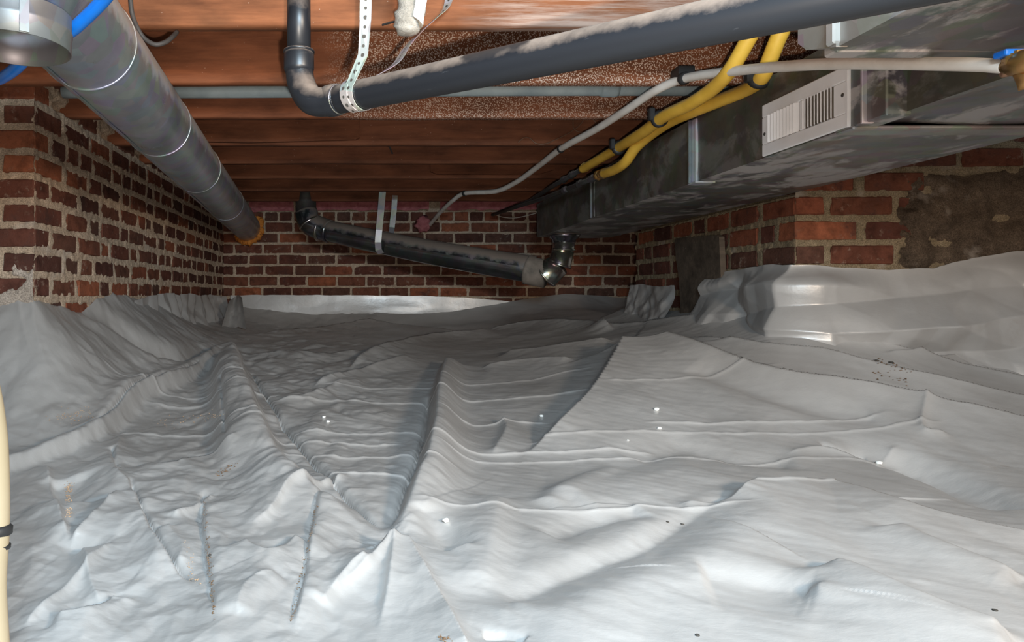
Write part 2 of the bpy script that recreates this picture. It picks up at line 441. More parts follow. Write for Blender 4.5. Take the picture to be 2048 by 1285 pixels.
def make_rows(ulen, v0, v1, pitch, phase, pat, seed):
    """rows of joints: list of (vbot, vtop, [u joints])"""
    r = random.Random(seed); rows = []
    k0 = math.floor((v0 - phase) / pitch); k = k0
    while phase + k * pitch < v1 - 0.005:
        rows.append((phase + k * pitch, phase + (k + 1) * pitch, pat(k, r))); k += 1
    return rows
def face(wall, O, udir, ndir, ulen, v0, v1, rows, joint, seed, res, skip=None, ragged=0.004, zoff=-0.004, place=True):
    """bricks as objects, returns the mortar sheet as a point grid"""
    O = Vector(O); ud = Vector(udir); nd = Vector(ndir); r = random.Random(seed)
    nu = int(ulen / res) + 1; nv = int((v1 - v0) / res) + 1
    uu, vv = np.meshgrid(np.linspace(0, ulen, nu), np.linspace(v0, v1, nv))
    wob = 0.004 * fbm(uu * 5, vv * 5, seed, 2)
    sd = np.full(uu.shape, 0.02)
    for vb, vt, js in rows:
        m = (vv + wob >= vb) & (vv + wob < vt)
        if m.any():
            u_ = uu[m]; v_ = vv[m] + wob[m]; j = np.array(js); i = np.clip(np.searchsorted(j, u_), 1, len(j) - 1)
            du = np.minimum(np.abs(u_ - j[i - 1]), np.abs(j[i] - u_)); dv = np.minimum(v_ - vb, vt - v_)
            sd[m] = joint / 2 - np.minimum(du, dv)
        if place:
            for a, b in zip(js[:-1], js[1:]):
                a2 = max(a, 0) + (joint / 2 if a >= 0 else 0); b2 = min(b, ulen) - joint / 2
                if b2 - a2 < 0.03 or vt > v1 + 0.04 or vb < v0 - 0.05: continue
                if skip and skip(a2, b2, vb, vt): continue
                pr = r.uniform(-0.003, 0.004)
                c = O + ud * ((a2 + b2) / 2) + nd * (pr - 0.05) + Vector((0, 0, CZ + (vb + vt) / 2))
                brick_obj(wall, c, ud, nd, b2 - a2, 0.1, vt - vb - joint)
    nz = fbm(uu * 42, vv * 42, seed + 3, 4); nb = fbm(uu * 9, vv * 9, seed + 4, 3)
    s2 = sd + ragged * (nz * 0.9 + nb * 0.8)
    hgt = zoff + 0.0035 * nz + 0.003 * nb
    hgt = np.where(s2 > -0.004, hgt, hgt + (s2 + 0.004) * 2.2)
    hgt = np.maximum(hgt, -0.03)
    return np.stack([O.x + ud.x * uu + nd.x * hgt, O.y + ud.y * uu + nd.y * hgt, CZ + vv], -1)

def pat_running(first, L, n, hdr=0.0, jit=0.006):
    def f(k, r):
        js = [first - (L / 2 if k % 2 else 0)]
        while js[-1] < n:
            js.append(js[-1] + (L / 2 + 0.004 if r.random() < hdr else L) + r.uniform(-jit, jit))
        return js
    return f

PITCH = 0.078; PH = 0.378
# left wall ---------------------------------------------------------
wall_left = struct(bpy.data.objects.new('wall_left', bpy.data.meshes.new('wall_left'))); COL.objects.link(wall_left)
LEN_L = ZB - ZL + 0.03
def pat_left(k, r):
    js = [0, 0.112 if k % 2 else 0.215]
    while js[-1] < LEN_L: js.append(js[-1] + (0.112 if r.random() < 0.38 else 0.205) + r.uniform(-.014, .014))
    return js
def pat_lfront(k, r):
    js = [0, 0.215 if k % 2 else 0.112]
    while js[-1] < 0.85: js.append(js[-1] + 0.213 + r.uniform(-.01, .01))
    return js
rows = make_rows(LEN_L, -0.14, 0.80, PITCH, PH, pat_left, 3)
rowsf = make_rows(0.8, -0.14, 0.80, PITCH, PH, pat_lfront, 4)
def skip_l(a, b, vb, vt):
    if a < 0.05: return True                       # corner bricks are built on their own
    if vt > HJ + 0.012:                            # joist pockets
        for z in JZ:
            if a + ZL < z + JW + 0.012 and b + ZL > z - 0.012: return True
    return False
g1 = face(wall_left, (XL, ZL, 0), (0, 1, 0), (1, 0, 0), LEN_L, -0.14, 0.80, rows, 0.019, 5, 0.0055, skip_l, 0.0085, 0.0005)
g2 = face(wall_left, (XL, ZL, 0), (-1, 0, 0), (0, -1, 0), 0.8, -0.14, 0.80, rowsf, 0.020, 6, 0.006, lambda a, b, c, d: a < 0.05, 0.006, -0.002)
for vb, vt, js in rows:
    even = js[1] > 0.15
    dx, dz = (0.102, 0.196) if even else (0.204, 0.098)
    if vt < 0.8:
        brick_obj(wall_left, Vector((XL - dx / 2 + 0.002, ZL + dz / 2 - 0.002, CZ + (vb + vt) / 2)), Vector((-1, 0, 0)), Vector((0, -1, 0)), dx, dz, vt - vb - 0.018)
wall_left.data = join_meshes('wall_left', [grid_mesh('a', g1), grid_mesh('b', g2[:, ::-1]), box_mesh('c', (XL - 0.8, ZL + 0.032, CZ - 0.5), (XL - 0.032, ZB + 0.04, CZ + 0.866))])
wall_left.data.materials.append(MATS['mortar'])
# back wall ---------------------------------------------------------
wall_back = struct(bpy.data.objects.new('wall_back', bpy.data.meshes.new('wall_back'))); COL.objects.link(wall_back)
LEN_B = 2.2 - XL
def pat_back(k, r):
    hd = (PH + (k + 0.5) * PITCH) > 0.53
    st = 0.1065 if hd else 0.2125
    js = [-0.874 - XL - (0.107 if k % 2 else 0) - 0.2125 * 1]
    while js[-1] < LEN_B: js.append(js[-1] + st + r.uniform(-.005, .005))
    return js
rows = make_rows(LEN_B, -0.06, 0.612, PITCH, PH, pat_back, 8)
g1 = face(wall_back, (XL, ZB, 0), (1, 0, 0), (0, -1, 0), LEN_B, -0.06, 0.612, rows, 0.0145, 9, 0.008, None, 0.004, -0.004)
wall_back.data = join_meshes('wall_back', [grid_mesh('a', g1), box_mesh('c', (XL - 0.4, ZB + 0.032, CZ - 0.5), (2.8, ZB + 0.25, CZ + 0.87))])
wall_back.data.materials.append(MATS['mortar'])
# pale lime render left on the near end of the left wall
uu, vv = np.meshgrid(np.linspace(0.0, 0.5, 110), np.linspace(-0.12, 0.17, 80))
ed = 0.095 + 0.03 * fbm(uu * 11, uu * 0 + 3, 61, 3)
msk = sstep(0.012, -0.012, vv - ed - 0.02 * fbm(uu * 25, vv * 25, 62, 3)) * (1 - 0.9 * sstep(0.018, 0.0, np.hypot((uu - 0.10) * 0.45, vv - 0.045 + 0.02 * fbm(uu * 20, vv * 20, 64, 3)) - 0.022))
d = -0.02 + msk * (0.0265 + 0.004 * fbm(uu * 14, vv * 14, 63, 4))
o = part('lime_render', grid_mesh('lime_render', np.stack([XL - uu, ZL - d, CZ + vv], -1)[:, ::-1]), 'lime', wall_left, True)
o['label'] = 'pale flaking lime render on the lowest bricks'
# right pier ----------------------------------------------------------
wall_right = struct(bpy.data.objects.new('wall_right', bpy.data.meshes.new('wall_right'))); COL.objects.link(wall_right)
PR = 0.0835; PHR = 0.2646; LR = ZR1 - ZR0
def pat_rs(k, r):
    js = [0, 0.112 if k % 2 else 0.215]
    while js[-1] < LR: js.append(js[-1] + (0.112 if r.random() < 0.3 else 0.205) + r.uniform(-.01, .01))
    return js
def pat_rf(k, r):
    js = [0, 0.228 if k % 2 else 0.112]
    while js[-1] < 1.2: js.append(js[-1] + 0.225 + r.uniform(-.008, .008))
    return js
rows = make_rows(LR, -0.12, 0.345, PR, PHR, pat_rs, 21)
rowsf = make_rows(1.2, -0.12, 0.62, PR, PHR, pat_rf, 22)
def skip_rf(a, b, vb, vt):
    if a < 0.05: return True
    if vt > 0.61: return True
    return vb < 0.39 and a > 0.33 + 0.05 * math.sin(vb * 31)      # the rest is smeared over with mortar
g1 = face(wall_right, (XR, ZR0, 0), (0, 1, 0), (-1, 0, 0), LR, -0.12, 0.345, rows, 0.019, 23, 0.006, lambda a, b, c, d: a < 0.05, 0.004, -0.002)
g2 = face(wall_right, (XR, ZR0, 0), (1, 0, 0), (0, -1, 0), 1.2, -0.12, 0.62, rowsf, 0.019, 24, 0.006, skip_rf, 0.004, -0.002)
for vb, vt, js in rowsf:
    dx, dz = (0.212, 0.098) if js[1] > 0.15 else (0.102, 0.196)
    if vt < 0.62 :
        if vt > 0.36: dx = min(dx, 0.2)
        brick_obj(wall_right, Vector((XR + dx / 2 - 0.002, ZR0 + dz / 2 - 0.002, CZ + (vb + vt) / 2)), Vector((1, 0, 0)), Vector((0, -1, 0)), dx, dz, vt - vb - 0.018)
wall_right.data = join_meshes('wall_right', [grid_mesh('a', g1[:, ::-1]), grid_mesh('b', g2),
    box_mesh('c', (XR + 0.032, ZR0 + 0.032, CZ - 0.5), (XR + 1.2, ZR1, CZ + 0.345)), box_mesh('d', (XR + 0.032, ZR0 + 0.032, CZ + 0.3), (XR + 1.2, ZR1, CZ + 0.62))])
wall_right.data.materials.append(MATS['mortar_tan'])
# rough mortar smeared over the right end of the pier's front
uu, vv = np.meshgrid(np.linspace(0.22, 1.15, 190), np.linspace(-0.1, 0.56, 130))
edge = 0.37 + 0.05 * fbm(vv * 9, vv * 3 + 2, 77, 3) + 0.03 * fbm(uu * 24, vv * 24, 78, 3)
msk = sstep(-0.03, 0.05, uu - edge) * sstep(0.47, 0.40, vv - 0.03 * np.sin(uu * 9))
f1, f2 = worley(uu * 9, vv * 12, 80)
d = -0.03 + msk * (0.042 + 0.020 * fbm(uu * 7, vv * 9, 79, 4) + 0.022 * (0.5 - f1))
o = part('mortar_smear', grid_mesh('mortar_smear', np.stack([XR + uu, ZR0 - d, CZ + vv], -1)), 'parging', wall_right, True)
o['label'] = 'rough dark mortar smeared over the bricks'

# floor and ceiling ----------------------------------------------------
xs, zs = np.meshgrid(np.linspace(-2.2, 2.8, 60), np.linspace(-2.0, 5.0, 70))
floor = struct(link('floor', grid_mesh('floor', np.stack([xs, zs, CZ + base_ground(xs, zs) - 0.05], -1)), 'dirt'))
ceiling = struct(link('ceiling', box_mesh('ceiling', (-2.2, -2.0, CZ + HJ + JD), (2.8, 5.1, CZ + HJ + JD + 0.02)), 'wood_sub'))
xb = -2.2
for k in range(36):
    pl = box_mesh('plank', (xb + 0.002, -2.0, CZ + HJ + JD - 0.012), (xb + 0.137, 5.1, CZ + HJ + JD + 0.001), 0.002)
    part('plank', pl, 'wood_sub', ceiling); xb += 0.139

# joists -----------------------------------------------------------------
def joist(z, mat, label, x0=XL - 0.05, x1=2.7, wav=0.0):
    n = 90; xs = np.linspace(x0, x1, n); sd = int(z * 100)
    bw = 0.0025 * fbm(xs * 2.2, xs * 0, sd, 3); fw = 0.002 * fbm(xs * 3, xs * 0 + 5, sd + 1, 2)
    prof = []
    for (dy, dh, ry) in ((0, JD, 0), (0, 0.004, 0), (0.004, 0, 0), (JW - 0.004, 0, 0), (JW, 0.004, 0), (JW, JD, 0)):
        prof.append(np.stack([xs, z + dy + fw, CZ + HJ + dh + (bw if dh < 0.1 else 0 * bw)], -1))
    prof.append(prof[0])
    me = grid_mesh('floor_joist', np.array(prof)[::-1])
    return tag(link('floor_joist', me, mat), label, 'joist', 'floor joists overhead')
jl = ['nearest floor joist in view, streaked with pale paint',
      'second floor joist back, knotty and speckled, behind the black elbow', 'third floor joist back, just below the grey conduit',
      'fourth floor joist back, with a short sister board nailed on', 'fifth floor joist back, dark and split',
      'sixth floor joist back, dark brown, with a split board nailed on', 'seventh floor joist back, holding the hanger strap in front of the sloping pipe',
      'last floor joist, almost black, against the back wall']
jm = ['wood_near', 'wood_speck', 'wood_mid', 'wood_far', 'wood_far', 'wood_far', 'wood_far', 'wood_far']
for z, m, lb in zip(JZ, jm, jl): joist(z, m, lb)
# short sister board on the fourth joist
def board(name, pts, z0, z1, mat, label, cat):
    """outline given as (X, H) in a plane of constant depth"""
    bm = bmesh.new(); lo = [bm.verts.new((x, z0, CZ + h)) for x, h in pts]; hi = [bm.verts.new((x, z1, CZ + h)) for x, h in pts]
    bm.faces.new(lo); bm.faces.new(list(reversed(hi)))
    for i in range(len(pts)): j = (i + 1) % len(pts); bm.faces.new((lo[j], lo[i], hi[i], hi[j]))
    bmesh.ops.recalc_face_normals(bm, faces=bm.faces[:])
    return tag(link(name, bm_mesh(name, bm), mat), label, cat)
z = JZ[3] - 0.022
pts = [(-0.9, 0.80), (-0.9, 0.640), (-0.5, 0.632), (-0.25, 0.638), (-0.06, 0.645), (-0.043, 0.652), (-0.045, 0.69), (-0.038, 0.80)]
board('sister_board', pts, z, JZ[3], 'wood_far', 'short reddish sister board nailed to the fourth joist', 'board')
z = JZ[5] - 0.02
board('sister_board', [(0.32, 0.80), (0.32, 0.66), (0.36, 0.645), (0.9, 0.648), (0.98, 0.67), (0.98, 0.80)], z, JZ[5], 'wood_far', 'split sister board on a dark joist left of the yellow pipes', 'board')

# pink insulation stuffed above the back wall -----------------------------
def batt(x0, x1, h0, h1, z0, seed, label):
    n, m = 60, 26
    uu, vv = np.meshgrid(np.linspace(x0, x1, n), np.linspace(0, 1, m))
    low = h0 + 0.012 * fbm(uu * 9, uu * 0, seed, 3)
    zz = z0 - 0.03 * np.sin(vv * math.pi) + 0.02 * fbm(uu * 14, vv * 3, seed + 1, 3)
    front = np.stack([uu, zz, CZ + low + (h1 - low) * vv], -1); back = front.copy(); back[..., 1] = z0 + 0.10
    me = join_meshes('insulation_batt', [grid_mesh('a', front), grid_mesh('b', back[:, ::-1])])
    return tag(link('insulation_batt', me, 'pink_batt', None, True), label, 'insulation', 'pink insulation over the back wall')
batt(-0.86, -0.545, 0.605, 0.76, 4.83, 1, 'pink insulation batt between the round duct and the dark pipe top')
batt(-0.385, 0.42, 0.612, 0.78, 4.82, 2, 'long pink insulation batt above the sloping dark pipe')
batt(0.50, 1.25, 0.615, 0.78, 4.83, 3, 'ragged pink insulation batt behind the thin dark gas lines')
def clump(name, c, r, mat, label, cat, seed, sx=1, sy=1, sz=1, sub=3, amp=0.45):
    bm = bmesh.new(); bmesh.ops.create_icosphere(bm, subdivisions=sub, radius=1)
    for v in bm.verts:
        n = mnoise.fractal(v.co * 2.1 + Vector((seed, 0, 0)), 1.0, 2.0, 4)
        v.co *= 1 + amp * n
        v.co = Vector((v.co.x * sx, v.co.y * sy, v.co.z * sz)) * r + Vector(c)
    return tag(link(name, bm_mesh(name, bm), mat, None, True), label, cat)
clump('insulation_tuft', P(845, 448, 4.80), 0.06, 'pink_batt', 'pink insulation tuft pushed into the brick behind the white pipe', 'insulation', 3, 0.9, 0.5, 0.9)

# ------------------------------------------------------------------ ducts
# long round duct on the left
A = Vector((-0.500, 0.70, CZ + 0.503)); B = Vector((-0.882, 4.86, CZ + 0.4875)); RD = 0.095
dd = (B - A).normalized()
root = empty('round_duct', A, 'long dusty round metal duct running along the left brick wall', 'duct')
npt = 120; pts = [A + (B - A) * (k / (npt - 1)) for k in range(npt)]
def dent(i, a):
    t = i / (npt - 1) * 4.17 + 0.70
    q = 1 + 0.006 * math.sin(t * 3.1 + a * 2)
    for (tz, ta, dep, wz, wa) in ((1.72, 4.1, 0.085, 0.09, 0.5), (2.15, 4.3, 0.05, 0.2, 0.4), (2.9, 3.7, 0.03, 0.2, 0.5)):
        da = (a - ta + math.pi) % (2 * math.pi) - math.pi
        q -= dep * math.exp(-((t - tz) / wz) ** 2 - (da / wa) ** 2)
    return q
part('duct_body', tube_mesh('duct_body', pts, RD, 56, True, dent), 'galv', root, True)
for zc in (1.33, 1.95, 2.62, 3.55):
    c = A + (B - A) * ((zc - 0.70) / 4.16)
    part('seam_ring', ring_mesh('seam_ring', c, dd, RD + 0.0005, 0.0035, 0.0014, 56), 'galv', root, True)
# lengthwise lock seam
T, U, V = frames([A, B])
ang = 3.55
sp = [A + (B - A) * k / 40 + (U[0] * math.cos(ang) + V[0] * math.sin(ang)) * (RD + 0.0015) for k in range(41)]
part('lock_seam', ribbon_mesh('lock_seam', sp, 0.012, 0.003, lambda i: dd.cross(U[0] * math.cos(ang) + V[0] * math.sin(ang))), 'galv', root)
# orange fire foam where it meets the wall
fpts = []; frad = []
for k in range(70):
    a = -2.5 + k * 0.052
    nz_ = mnoise.noise(Vector((k * 0.22, 3.1, 0))) + 0.5 * mnoise.noise(Vector((k * 0.7, 8.1, 0)))
    fpts.append(B + Vector((math.cos(a) * (0.103 + 0.012 * nz_), -0.035, math.sin(a) * (0.100 + 0.012 * nz_))))
    frad.append(max(0.006, (0.020 + 0.014 * nz_) * min(1, k / 6, (69 - k) / 10 + .05)))
bm = bmesh.new(); tm = tube_mesh('f', fpts, frad, 14); bm.from_mesh(tm); bpy.data.meshes.remove(tm)
bmesh.ops.subdivide_edges(bm, edges=bm.edges[:], cuts=1)
for v in bm.verts: v.co += Vector((mnoise.noise(v.co * 70), mnoise.noise(v.co * 70 + Vector((9, 0, 0))), mnoise.noise(v.co * 70 + Vector((0, 9, 0))))) * 0.011
tag(link('fire_foam', bm_mesh('fire_foam', bm), 'orange_foam', None, True), 'orange spray foam around the far end of the round duct', 'foam')

# short open collar at top left
cc = Vector((-0.513, 0.975, CZ + 0.357))
root = empty('duct_collar', cc, 'open galvanized duct collar hanging down in the top left corner', 'duct')
outer = []; seg = 64
bm = bmesh.new(); ringsv = []
for (rr, hh) in ((0.0735, 0.052), (0.0735, 0.03), (0.0738, 0.0), (0.0745, -0.0005), (0.0755, 0.0), (0.0755, 0.022), (0.077, 0.025), (0.077, 0.029), (0.0755, 0.032), (0.0755, 0.052)):
    ringsv.append([bm.verts.new((cc.x + rr * math.cos(2 * math.pi * k / seg), cc.y + rr * math.sin(2 * math.pi * k / seg), cc.z + hh)) for k in range(seg)])
for i in range(len(ringsv) - 1):
    for k in range(seg):
        bm.faces.new((ringsv[i][k], ringsv[i + 1][k], ringsv[i + 1][(k + 1) % seg], ringsv[i][(k + 1) % seg]))
bmesh.ops.recalc_face_normals(bm, faces=bm.faces[:])
part('collar_wall', bm_mesh('collar_wall', bm), 'galv_clean', root, True)
part('side_seam', ribbon_mesh('side_seam', [cc + Vector((0.045, -0.0615, h)) for h in (0.001, 0.03, 0.052)], 0.012, 0.002, lambda i: (0.8, 0.6, 0)), 'galv_clean', root)

# rectangular trunk duct on the right
HB, HT = 0.35, 0.548; X0, X1 = 1.0, 1.44
root = empty('trunk_duct', (X0, 1.4, CZ + HB), 'long rectangular sheet metal trunk duct along the right side', 'duct')
def duct_box(name, lo, hi, mat, root, bev=0.004):
    return part(name, box_mesh(name, lo, hi, bev), mat, root)
def duct_panels(z0, z1, x0, x1, hb, ht, root, seed, side='galv_side', bot='galv_duct', ht0=None):
    """a duct section: side, bottom and top panels with slight oil-canning; ht0 = top height at z0 if it slopes"""
    n, m = 60, 24
    if ht0 is None: ht0 = ht
    zz, vv = np.meshgrid(np.linspace(z0, z1, n), np.linspace(0, 1, m))
    tz_ = ht0 + (ht - ht0) * (zz - z0) / (z1 - z0); hh = hb + (tz_ - hb) * vv
    bul = 0.004 * perlin(zz * 2.3, hh * 6, seed) * sstep(0, 0.2, vv) * sstep(0, 0.2, 1 - vv)
    part('side_panel', grid_mesh('side_panel', np.stack([x0 + bul, zz, CZ + hh], -1)), side, root, True)
    part('side_panel', grid_mesh('side_panel', np.stack([x1 + 0 * zz, zz, CZ + hh], -1)[::-1]), side, root, True)
    zz, xx = np.meshgrid(np.linspace(z0, z1, n), np.linspace(x0, x1, m))
    tz_ = ht0 + (ht - ht0) * (zz - z0) / (z1 - z0)
    bul = 0.006 * perlin(zz * 2.1, xx * 5, seed + 3) * sstep(0, 0.06, xx - x0) * sstep(0, 0.06, x1 - xx)
    part('bottom_panel', grid_mesh('bottom_panel', np.stack([xx, zz, CZ + hb + bul], -1)[::-1]), bot, root, True)
    part('top_panel', grid_mesh('top_panel', np.stack([xx, zz, CZ + tz_], -1)), side, root, True)
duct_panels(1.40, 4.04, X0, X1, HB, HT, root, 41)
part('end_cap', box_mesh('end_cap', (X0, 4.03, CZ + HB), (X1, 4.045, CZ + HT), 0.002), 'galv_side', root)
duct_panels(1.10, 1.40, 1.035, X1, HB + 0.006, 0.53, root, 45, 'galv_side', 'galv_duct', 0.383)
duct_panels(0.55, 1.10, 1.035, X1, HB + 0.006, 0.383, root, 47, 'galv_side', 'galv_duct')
# joints and cleats
part('drive_cleat', box_mesh('drive_cleat', (X0 - 0.008, 1.385, CZ + HB - 0.008), (X1, 1.44, CZ + HB + 0.001), 0.003), 'cleat', root)
part('corner_flange', box_mesh('corner_flange', (X0 - 0.005, 1.30, CZ + HB - 0.002), (X0 + 0.045, 1.40, CZ + 0.49), 0.003), 'galv_duct', root)
part('standing_seam', box_mesh('standing_seam', (X0 - 0.014, 1.352, CZ + HB - 0.004), (X0 + 0.01, 1.358, CZ + 0.49), 0.001), 'strap_steel', root)
part('slip_seam', box_mesh('slip_seam', (X0 - 0.006, 2.06, CZ + HB - 0.002), (X0 + 0.01, 2.085, CZ + HT - 0.005), 0.002), 'strap_steel', root)
part('slip_seam', box_mesh('slip_seam', (X0 - 0.016, 2.085, CZ + HB - 0.003), (X0 + 0.01, 2.091, CZ + HT - 0.005), 0.001), 'galv_clean', root)
part('seam_tab', box_mesh('seam_tab', (X0 - 0.012, 2.05, CZ + HB - 0.006), (X0 + 0.05, 2.10, CZ + HB - 0.001), 0.001), 'strap_steel', root)
part('slip_seam', box_mesh('slip_seam', (X0 - 0.010, 3.035, CZ + HB), (X0 + 0.01, 3.045, CZ + HT - 0.02), 0.002), 'galv_clean', root)
part('slip_seam', box_mesh('slip_seam', (X0 - 0.004, 3.0, CZ + HB), (X0 + 0.01, 3.03, CZ + HT - 0.02), 0.002), 'galv_side', root)

# white floor register set in the duct side
zf = lambda px: F * (X0 - 0.008) / (px - VX)
ZA, ZC = zf(1695), zf(1523)
hbm = lambda y, Z: (VY - y) / F * Z
rh0, rh1 = 0.352, 0.482
root = empty('air_register', (X0, (ZA + ZC) / 2, CZ + rh0), 'white stamped steel air register on the side of the trunk duct', 'register')
xf = X0 - 0.001
# frame as four rails, centre bar, louvers
zA1, zC1 = ZA + 0.045, ZC - 0.03; hA1, hC1 = rh0 + 0.03, rh1 - 0.032
part('frame_rail', box_mesh('frame_rail', (xf - 0.006, ZA, CZ + rh0), (xf, ZC, CZ + hA1), 0.002), 'white_paint', root)
part('frame_rail', box_mesh('frame_rail', (xf - 0.006, ZA, CZ + hC1), (xf, ZC, CZ + rh1), 0.002), 'white_paint', root)
part('frame_stile', box_mesh('frame_stile', (xf - 0.006, ZA, CZ + hA1), (xf, zA1, CZ + hC1), 0.002), 'white_paint', root)
part('frame_stile', box_mesh('frame_stile', (xf - 0.006, zC1, CZ + hA1), (xf, ZC, CZ + hC1), 0.002), 'white_paint', root)
part('return_flange', box_mesh('return_flange', (xf - 0.010, ZA - 0.005, CZ + rh0 - 0.002), (xf, ZA + 0.003, CZ + rh1 + 0.002), 0.001), 'white_paint', root)
zm = F * (X0 - 0.008) / (1601 - VX)
part('centre_bar', box_mesh('centre_bar', (xf - 0.0065, zm - 0.007, CZ + hA1), (xf, zm + 0.007, CZ + hC1), 0.002), 'white_paint', root)
part('dark_backing', box_mesh('dark_backing', (xf - 0.002, zA1 - 0.003, CZ + hA1 - 0.003), (xf - 0.0005, zC1 + 0.003, CZ + hC1 + 0.003)), 'grey_dark', root)
def louver(zc, tilt, mat):
    me = box_mesh('louver', (-0.0065, -0.0012, CZ + hA1), (0.0065, 0.0012, CZ + hC1), 0.0008)
    me.transform(Matrix.Translation((xf - 0.0065, zc, 0)) @ Matrix.Rotation(tilt, 4, 'Z'))
    part('louver', me, mat, root)
for k in range(9): louver(zm + 0.010 + (k + 0.5) * (zC1 - zm - 0.010) / 9, math.radians(-24), 'white_paint')
for k in range(9): louver(zm - 0.010 - (k + 0.5) * (zm - 0.010 - zA1) / 9, math.radians(52), 'white_paint')
for zc, hc in ((ZA + 0.016, (rh0 + rh1) / 2 + 0.005), (ZC - 0.012, rh0 + 0.055)):
    me = bpy.data.meshes.new('screw'); bm = bmesh.new(); bmesh.ops.create_uvsphere(bm, u_segments=10, v_segments=6, radius=0.0045)
    for v in bm.verts: v.co = Vector((xf - 0.006 + v.co.x * 0.5, zc + v.co.y, CZ + hc + v.co.z))
    part('screw', bm_mesh('screw', bm), 'iron', root, True)

# upper branch duct at the top right
root = empty('branch_duct', (0.734, 1.1, CZ + 0.391), 'grey sheet metal branch duct in the top right corner above the trunk duct', 'duct')
duct_panels(0.45, 1.075, 0.734, 1.63, 0.391, 0.548, root, 61, 'galv_upper', 'galv_duct')
part('end_flange', box_mesh('end_flange', (0.744, 1.075, CZ + 0.3895), (1.63, 1.108, CZ + 0.548), 0.003), 'galv_duct', root)
bm = bmesh.new()
prof = [(1.056, 0.3895), (1.128, 0.411), (1.150, 0.43), (1.150, 0.548), (1.056, 0.548)]
lo = [bm.verts.new((0.729, z, CZ + h)) for z, h in prof]; hi = [bm.verts.new((0.747, z, CZ + h)) for z, h in prof]
bm.faces.new(lo); bm.faces.new(list(reversed(hi)))
for i in range(5): bm.faces.new((lo[(i + 1) % 5], lo[i], hi[i], hi[(i + 1) % 5]))
bmesh.ops.recalc_face_normals(bm, faces=bm.faces[:])
part('end_gusset', bm_mesh('end_gusset', bm), 'galv_upper', root)
part('slip_seam', box_mesh('slip_seam', (0.723, 1.053, CZ + 0.395), (0.737, 1.073, CZ + 0.548), 0.003), 'strap_steel', root)

# ------------------------------------------------------------------ black drain pipe
root = empty('black_drain_pipe', P(605, 190, 1.25), 'black plastic drain pipe with an elbow, dusty on top, hung by perforated strap', 'pipe')
top = P(597, -60, 1.27); e0 = P(598, 118, 1.27); e1 = P(602, 165, 1.268); e2 = P(622, 200, 1.25); e3 = P(655, 204, 1.233)
s0 = P(672, 200, 1.225); s1 = P(1520, 24, 0.732); dv = (s1 - s0).normalized(); s2 = s0 + dv * 1.02
part('riser', tube_mesh('riser', [top, e0], 0.0222, 32), 'abs_black', root, True)
part('elbow', tube_mesh('elbow', catmull([e0 + Vector((0, 0, .012)), e0, e1, e2, e3, s0 + dv * 0.01], 8), 0.0262, 32), 'abs_black', root, True)
part('hub', ring_mesh('hub', P(598, 124, 1.27), (0, 0, 1), 0.0262, 0.021, 0.0022, 40), 'abs_black', root, True)
part('hub_lip', ring_mesh('hub_lip', P(598, 104, 1.27), (0, 0, 1), 0.0262, 0.003, 0.003, 40), 'abs_black', root, True)
part('hub', ring_mesh('hub', s0 - dv * 0.008, dv, 0.0262, 0.016, 0.0025, 40), 'abs_black', root, True)
part('cement_ring', ring_mesh('cement_ring', s0 + dv * 0.010, dv, 0.0262, 0.0016, 0.0008, 40), 'cleat', root, True)
part('run', tube_mesh('run', [s0 + (s2 - s0) * k / 40 for k in range(41)], 0.0257, 36), 'abs_black', root, True)

# perforated strap --------------------------------------------------------
def holes_along(pts, side, width, root, step, r, mat='pebble', off=0.0012):
    pts = [Vector(p) for p in pts]; acc = step * 0.5; bm = bmesh.new()
    for i in range(len(pts) - 1):
        L = (pts[i + 1] - pts[i]).length; t = (pts[i + 1] - pts[i]).normalized()
        s = Vector(side(i)); s = (s - t * s.dot(t)).normalized(); nn = t.cross(s)
        while acc < L:
            c = pts[i] + t * acc
            yield c, t, s, nn
            acc += step
        acc -= L
def strap(root, name, pts, side, width, thick, mat, step=None, hole=0.003):
    part(name, ribbon_mesh(name, pts, width, thick, side), mat, root)
    if step:
        bm = bmesh.new(); kk = 0
        for c, t, s, nn in holes_along(pts, side, width, root, step, hole):
            hr = hole * (1.25 if kk % 2 else 0.9); kk += 1
            for sg in (1, -1):
                vs = [bm.verts.new(c + nn * sg * (thick / 2 + 0.0004) + (t * math.cos(a) + s * math.sin(a)) * hr) for a in np.linspace(0, 2 * math.pi, 13)[:-1]]
                bm.faces.new(vs if sg > 0 else vs[::-1])
        o = part('strap_holes', bm_mesh('strap_holes', bm), 'pebble', root); o['kind'] = 'stuff'
root = empty('perforated_strap', P(722, 0, 1.17), 'white perforated metal strap looped around the black drain pipe', 'strap')
pc = s0 + dv * 0.055
ux = Vector((0, 0, 1)); ux = (ux - dv * ux.dot(dv)).normalized(); uy = dv.cross(ux)      # uy points away from / towards viewer
if uy.y > 0: uy = -uy                                                                # uy towards the camera
front_top = P(733, -70, 1.12); 
loop = [front_top, P(731, 40, 1.135), P(726, 110, 1.15)]
rr = 0.0275
p2 = s0 + dv * 0.062
for a in np.linspace(25, -160, 14):
    a = math.radians(a); loop.append(p2 + uy * math.cos(a) * rr + ux * math.sin(a) * rr + dv * (0.004 * (25 - math.degrees(a)) / 185))
strap(root, 'strap_band', loop, lambda i: dv if i > 2 else Vector((1, 0, 0)).lerp(dv, i / 3), 0.0195, 0.0012, 'strap_steel', 0.0150, 0.0028)
p3 = s0 + dv * 0.044
loop = []
for a in np.linspace(120, -90, 16):
    a = math.radians(a); loop.append(p3 + uy * math.cos(a) * (rr + 0.001) + ux * math.sin(a) * (rr + 0.001) + dv * 0.012 * (1 - (math.degrees(a) + 90) / 210))
strap(root, 'strap_band', loop, lambda i: dv, 0.0175, 0.0012, 'strap_steel', 0.0150, 0.0028)
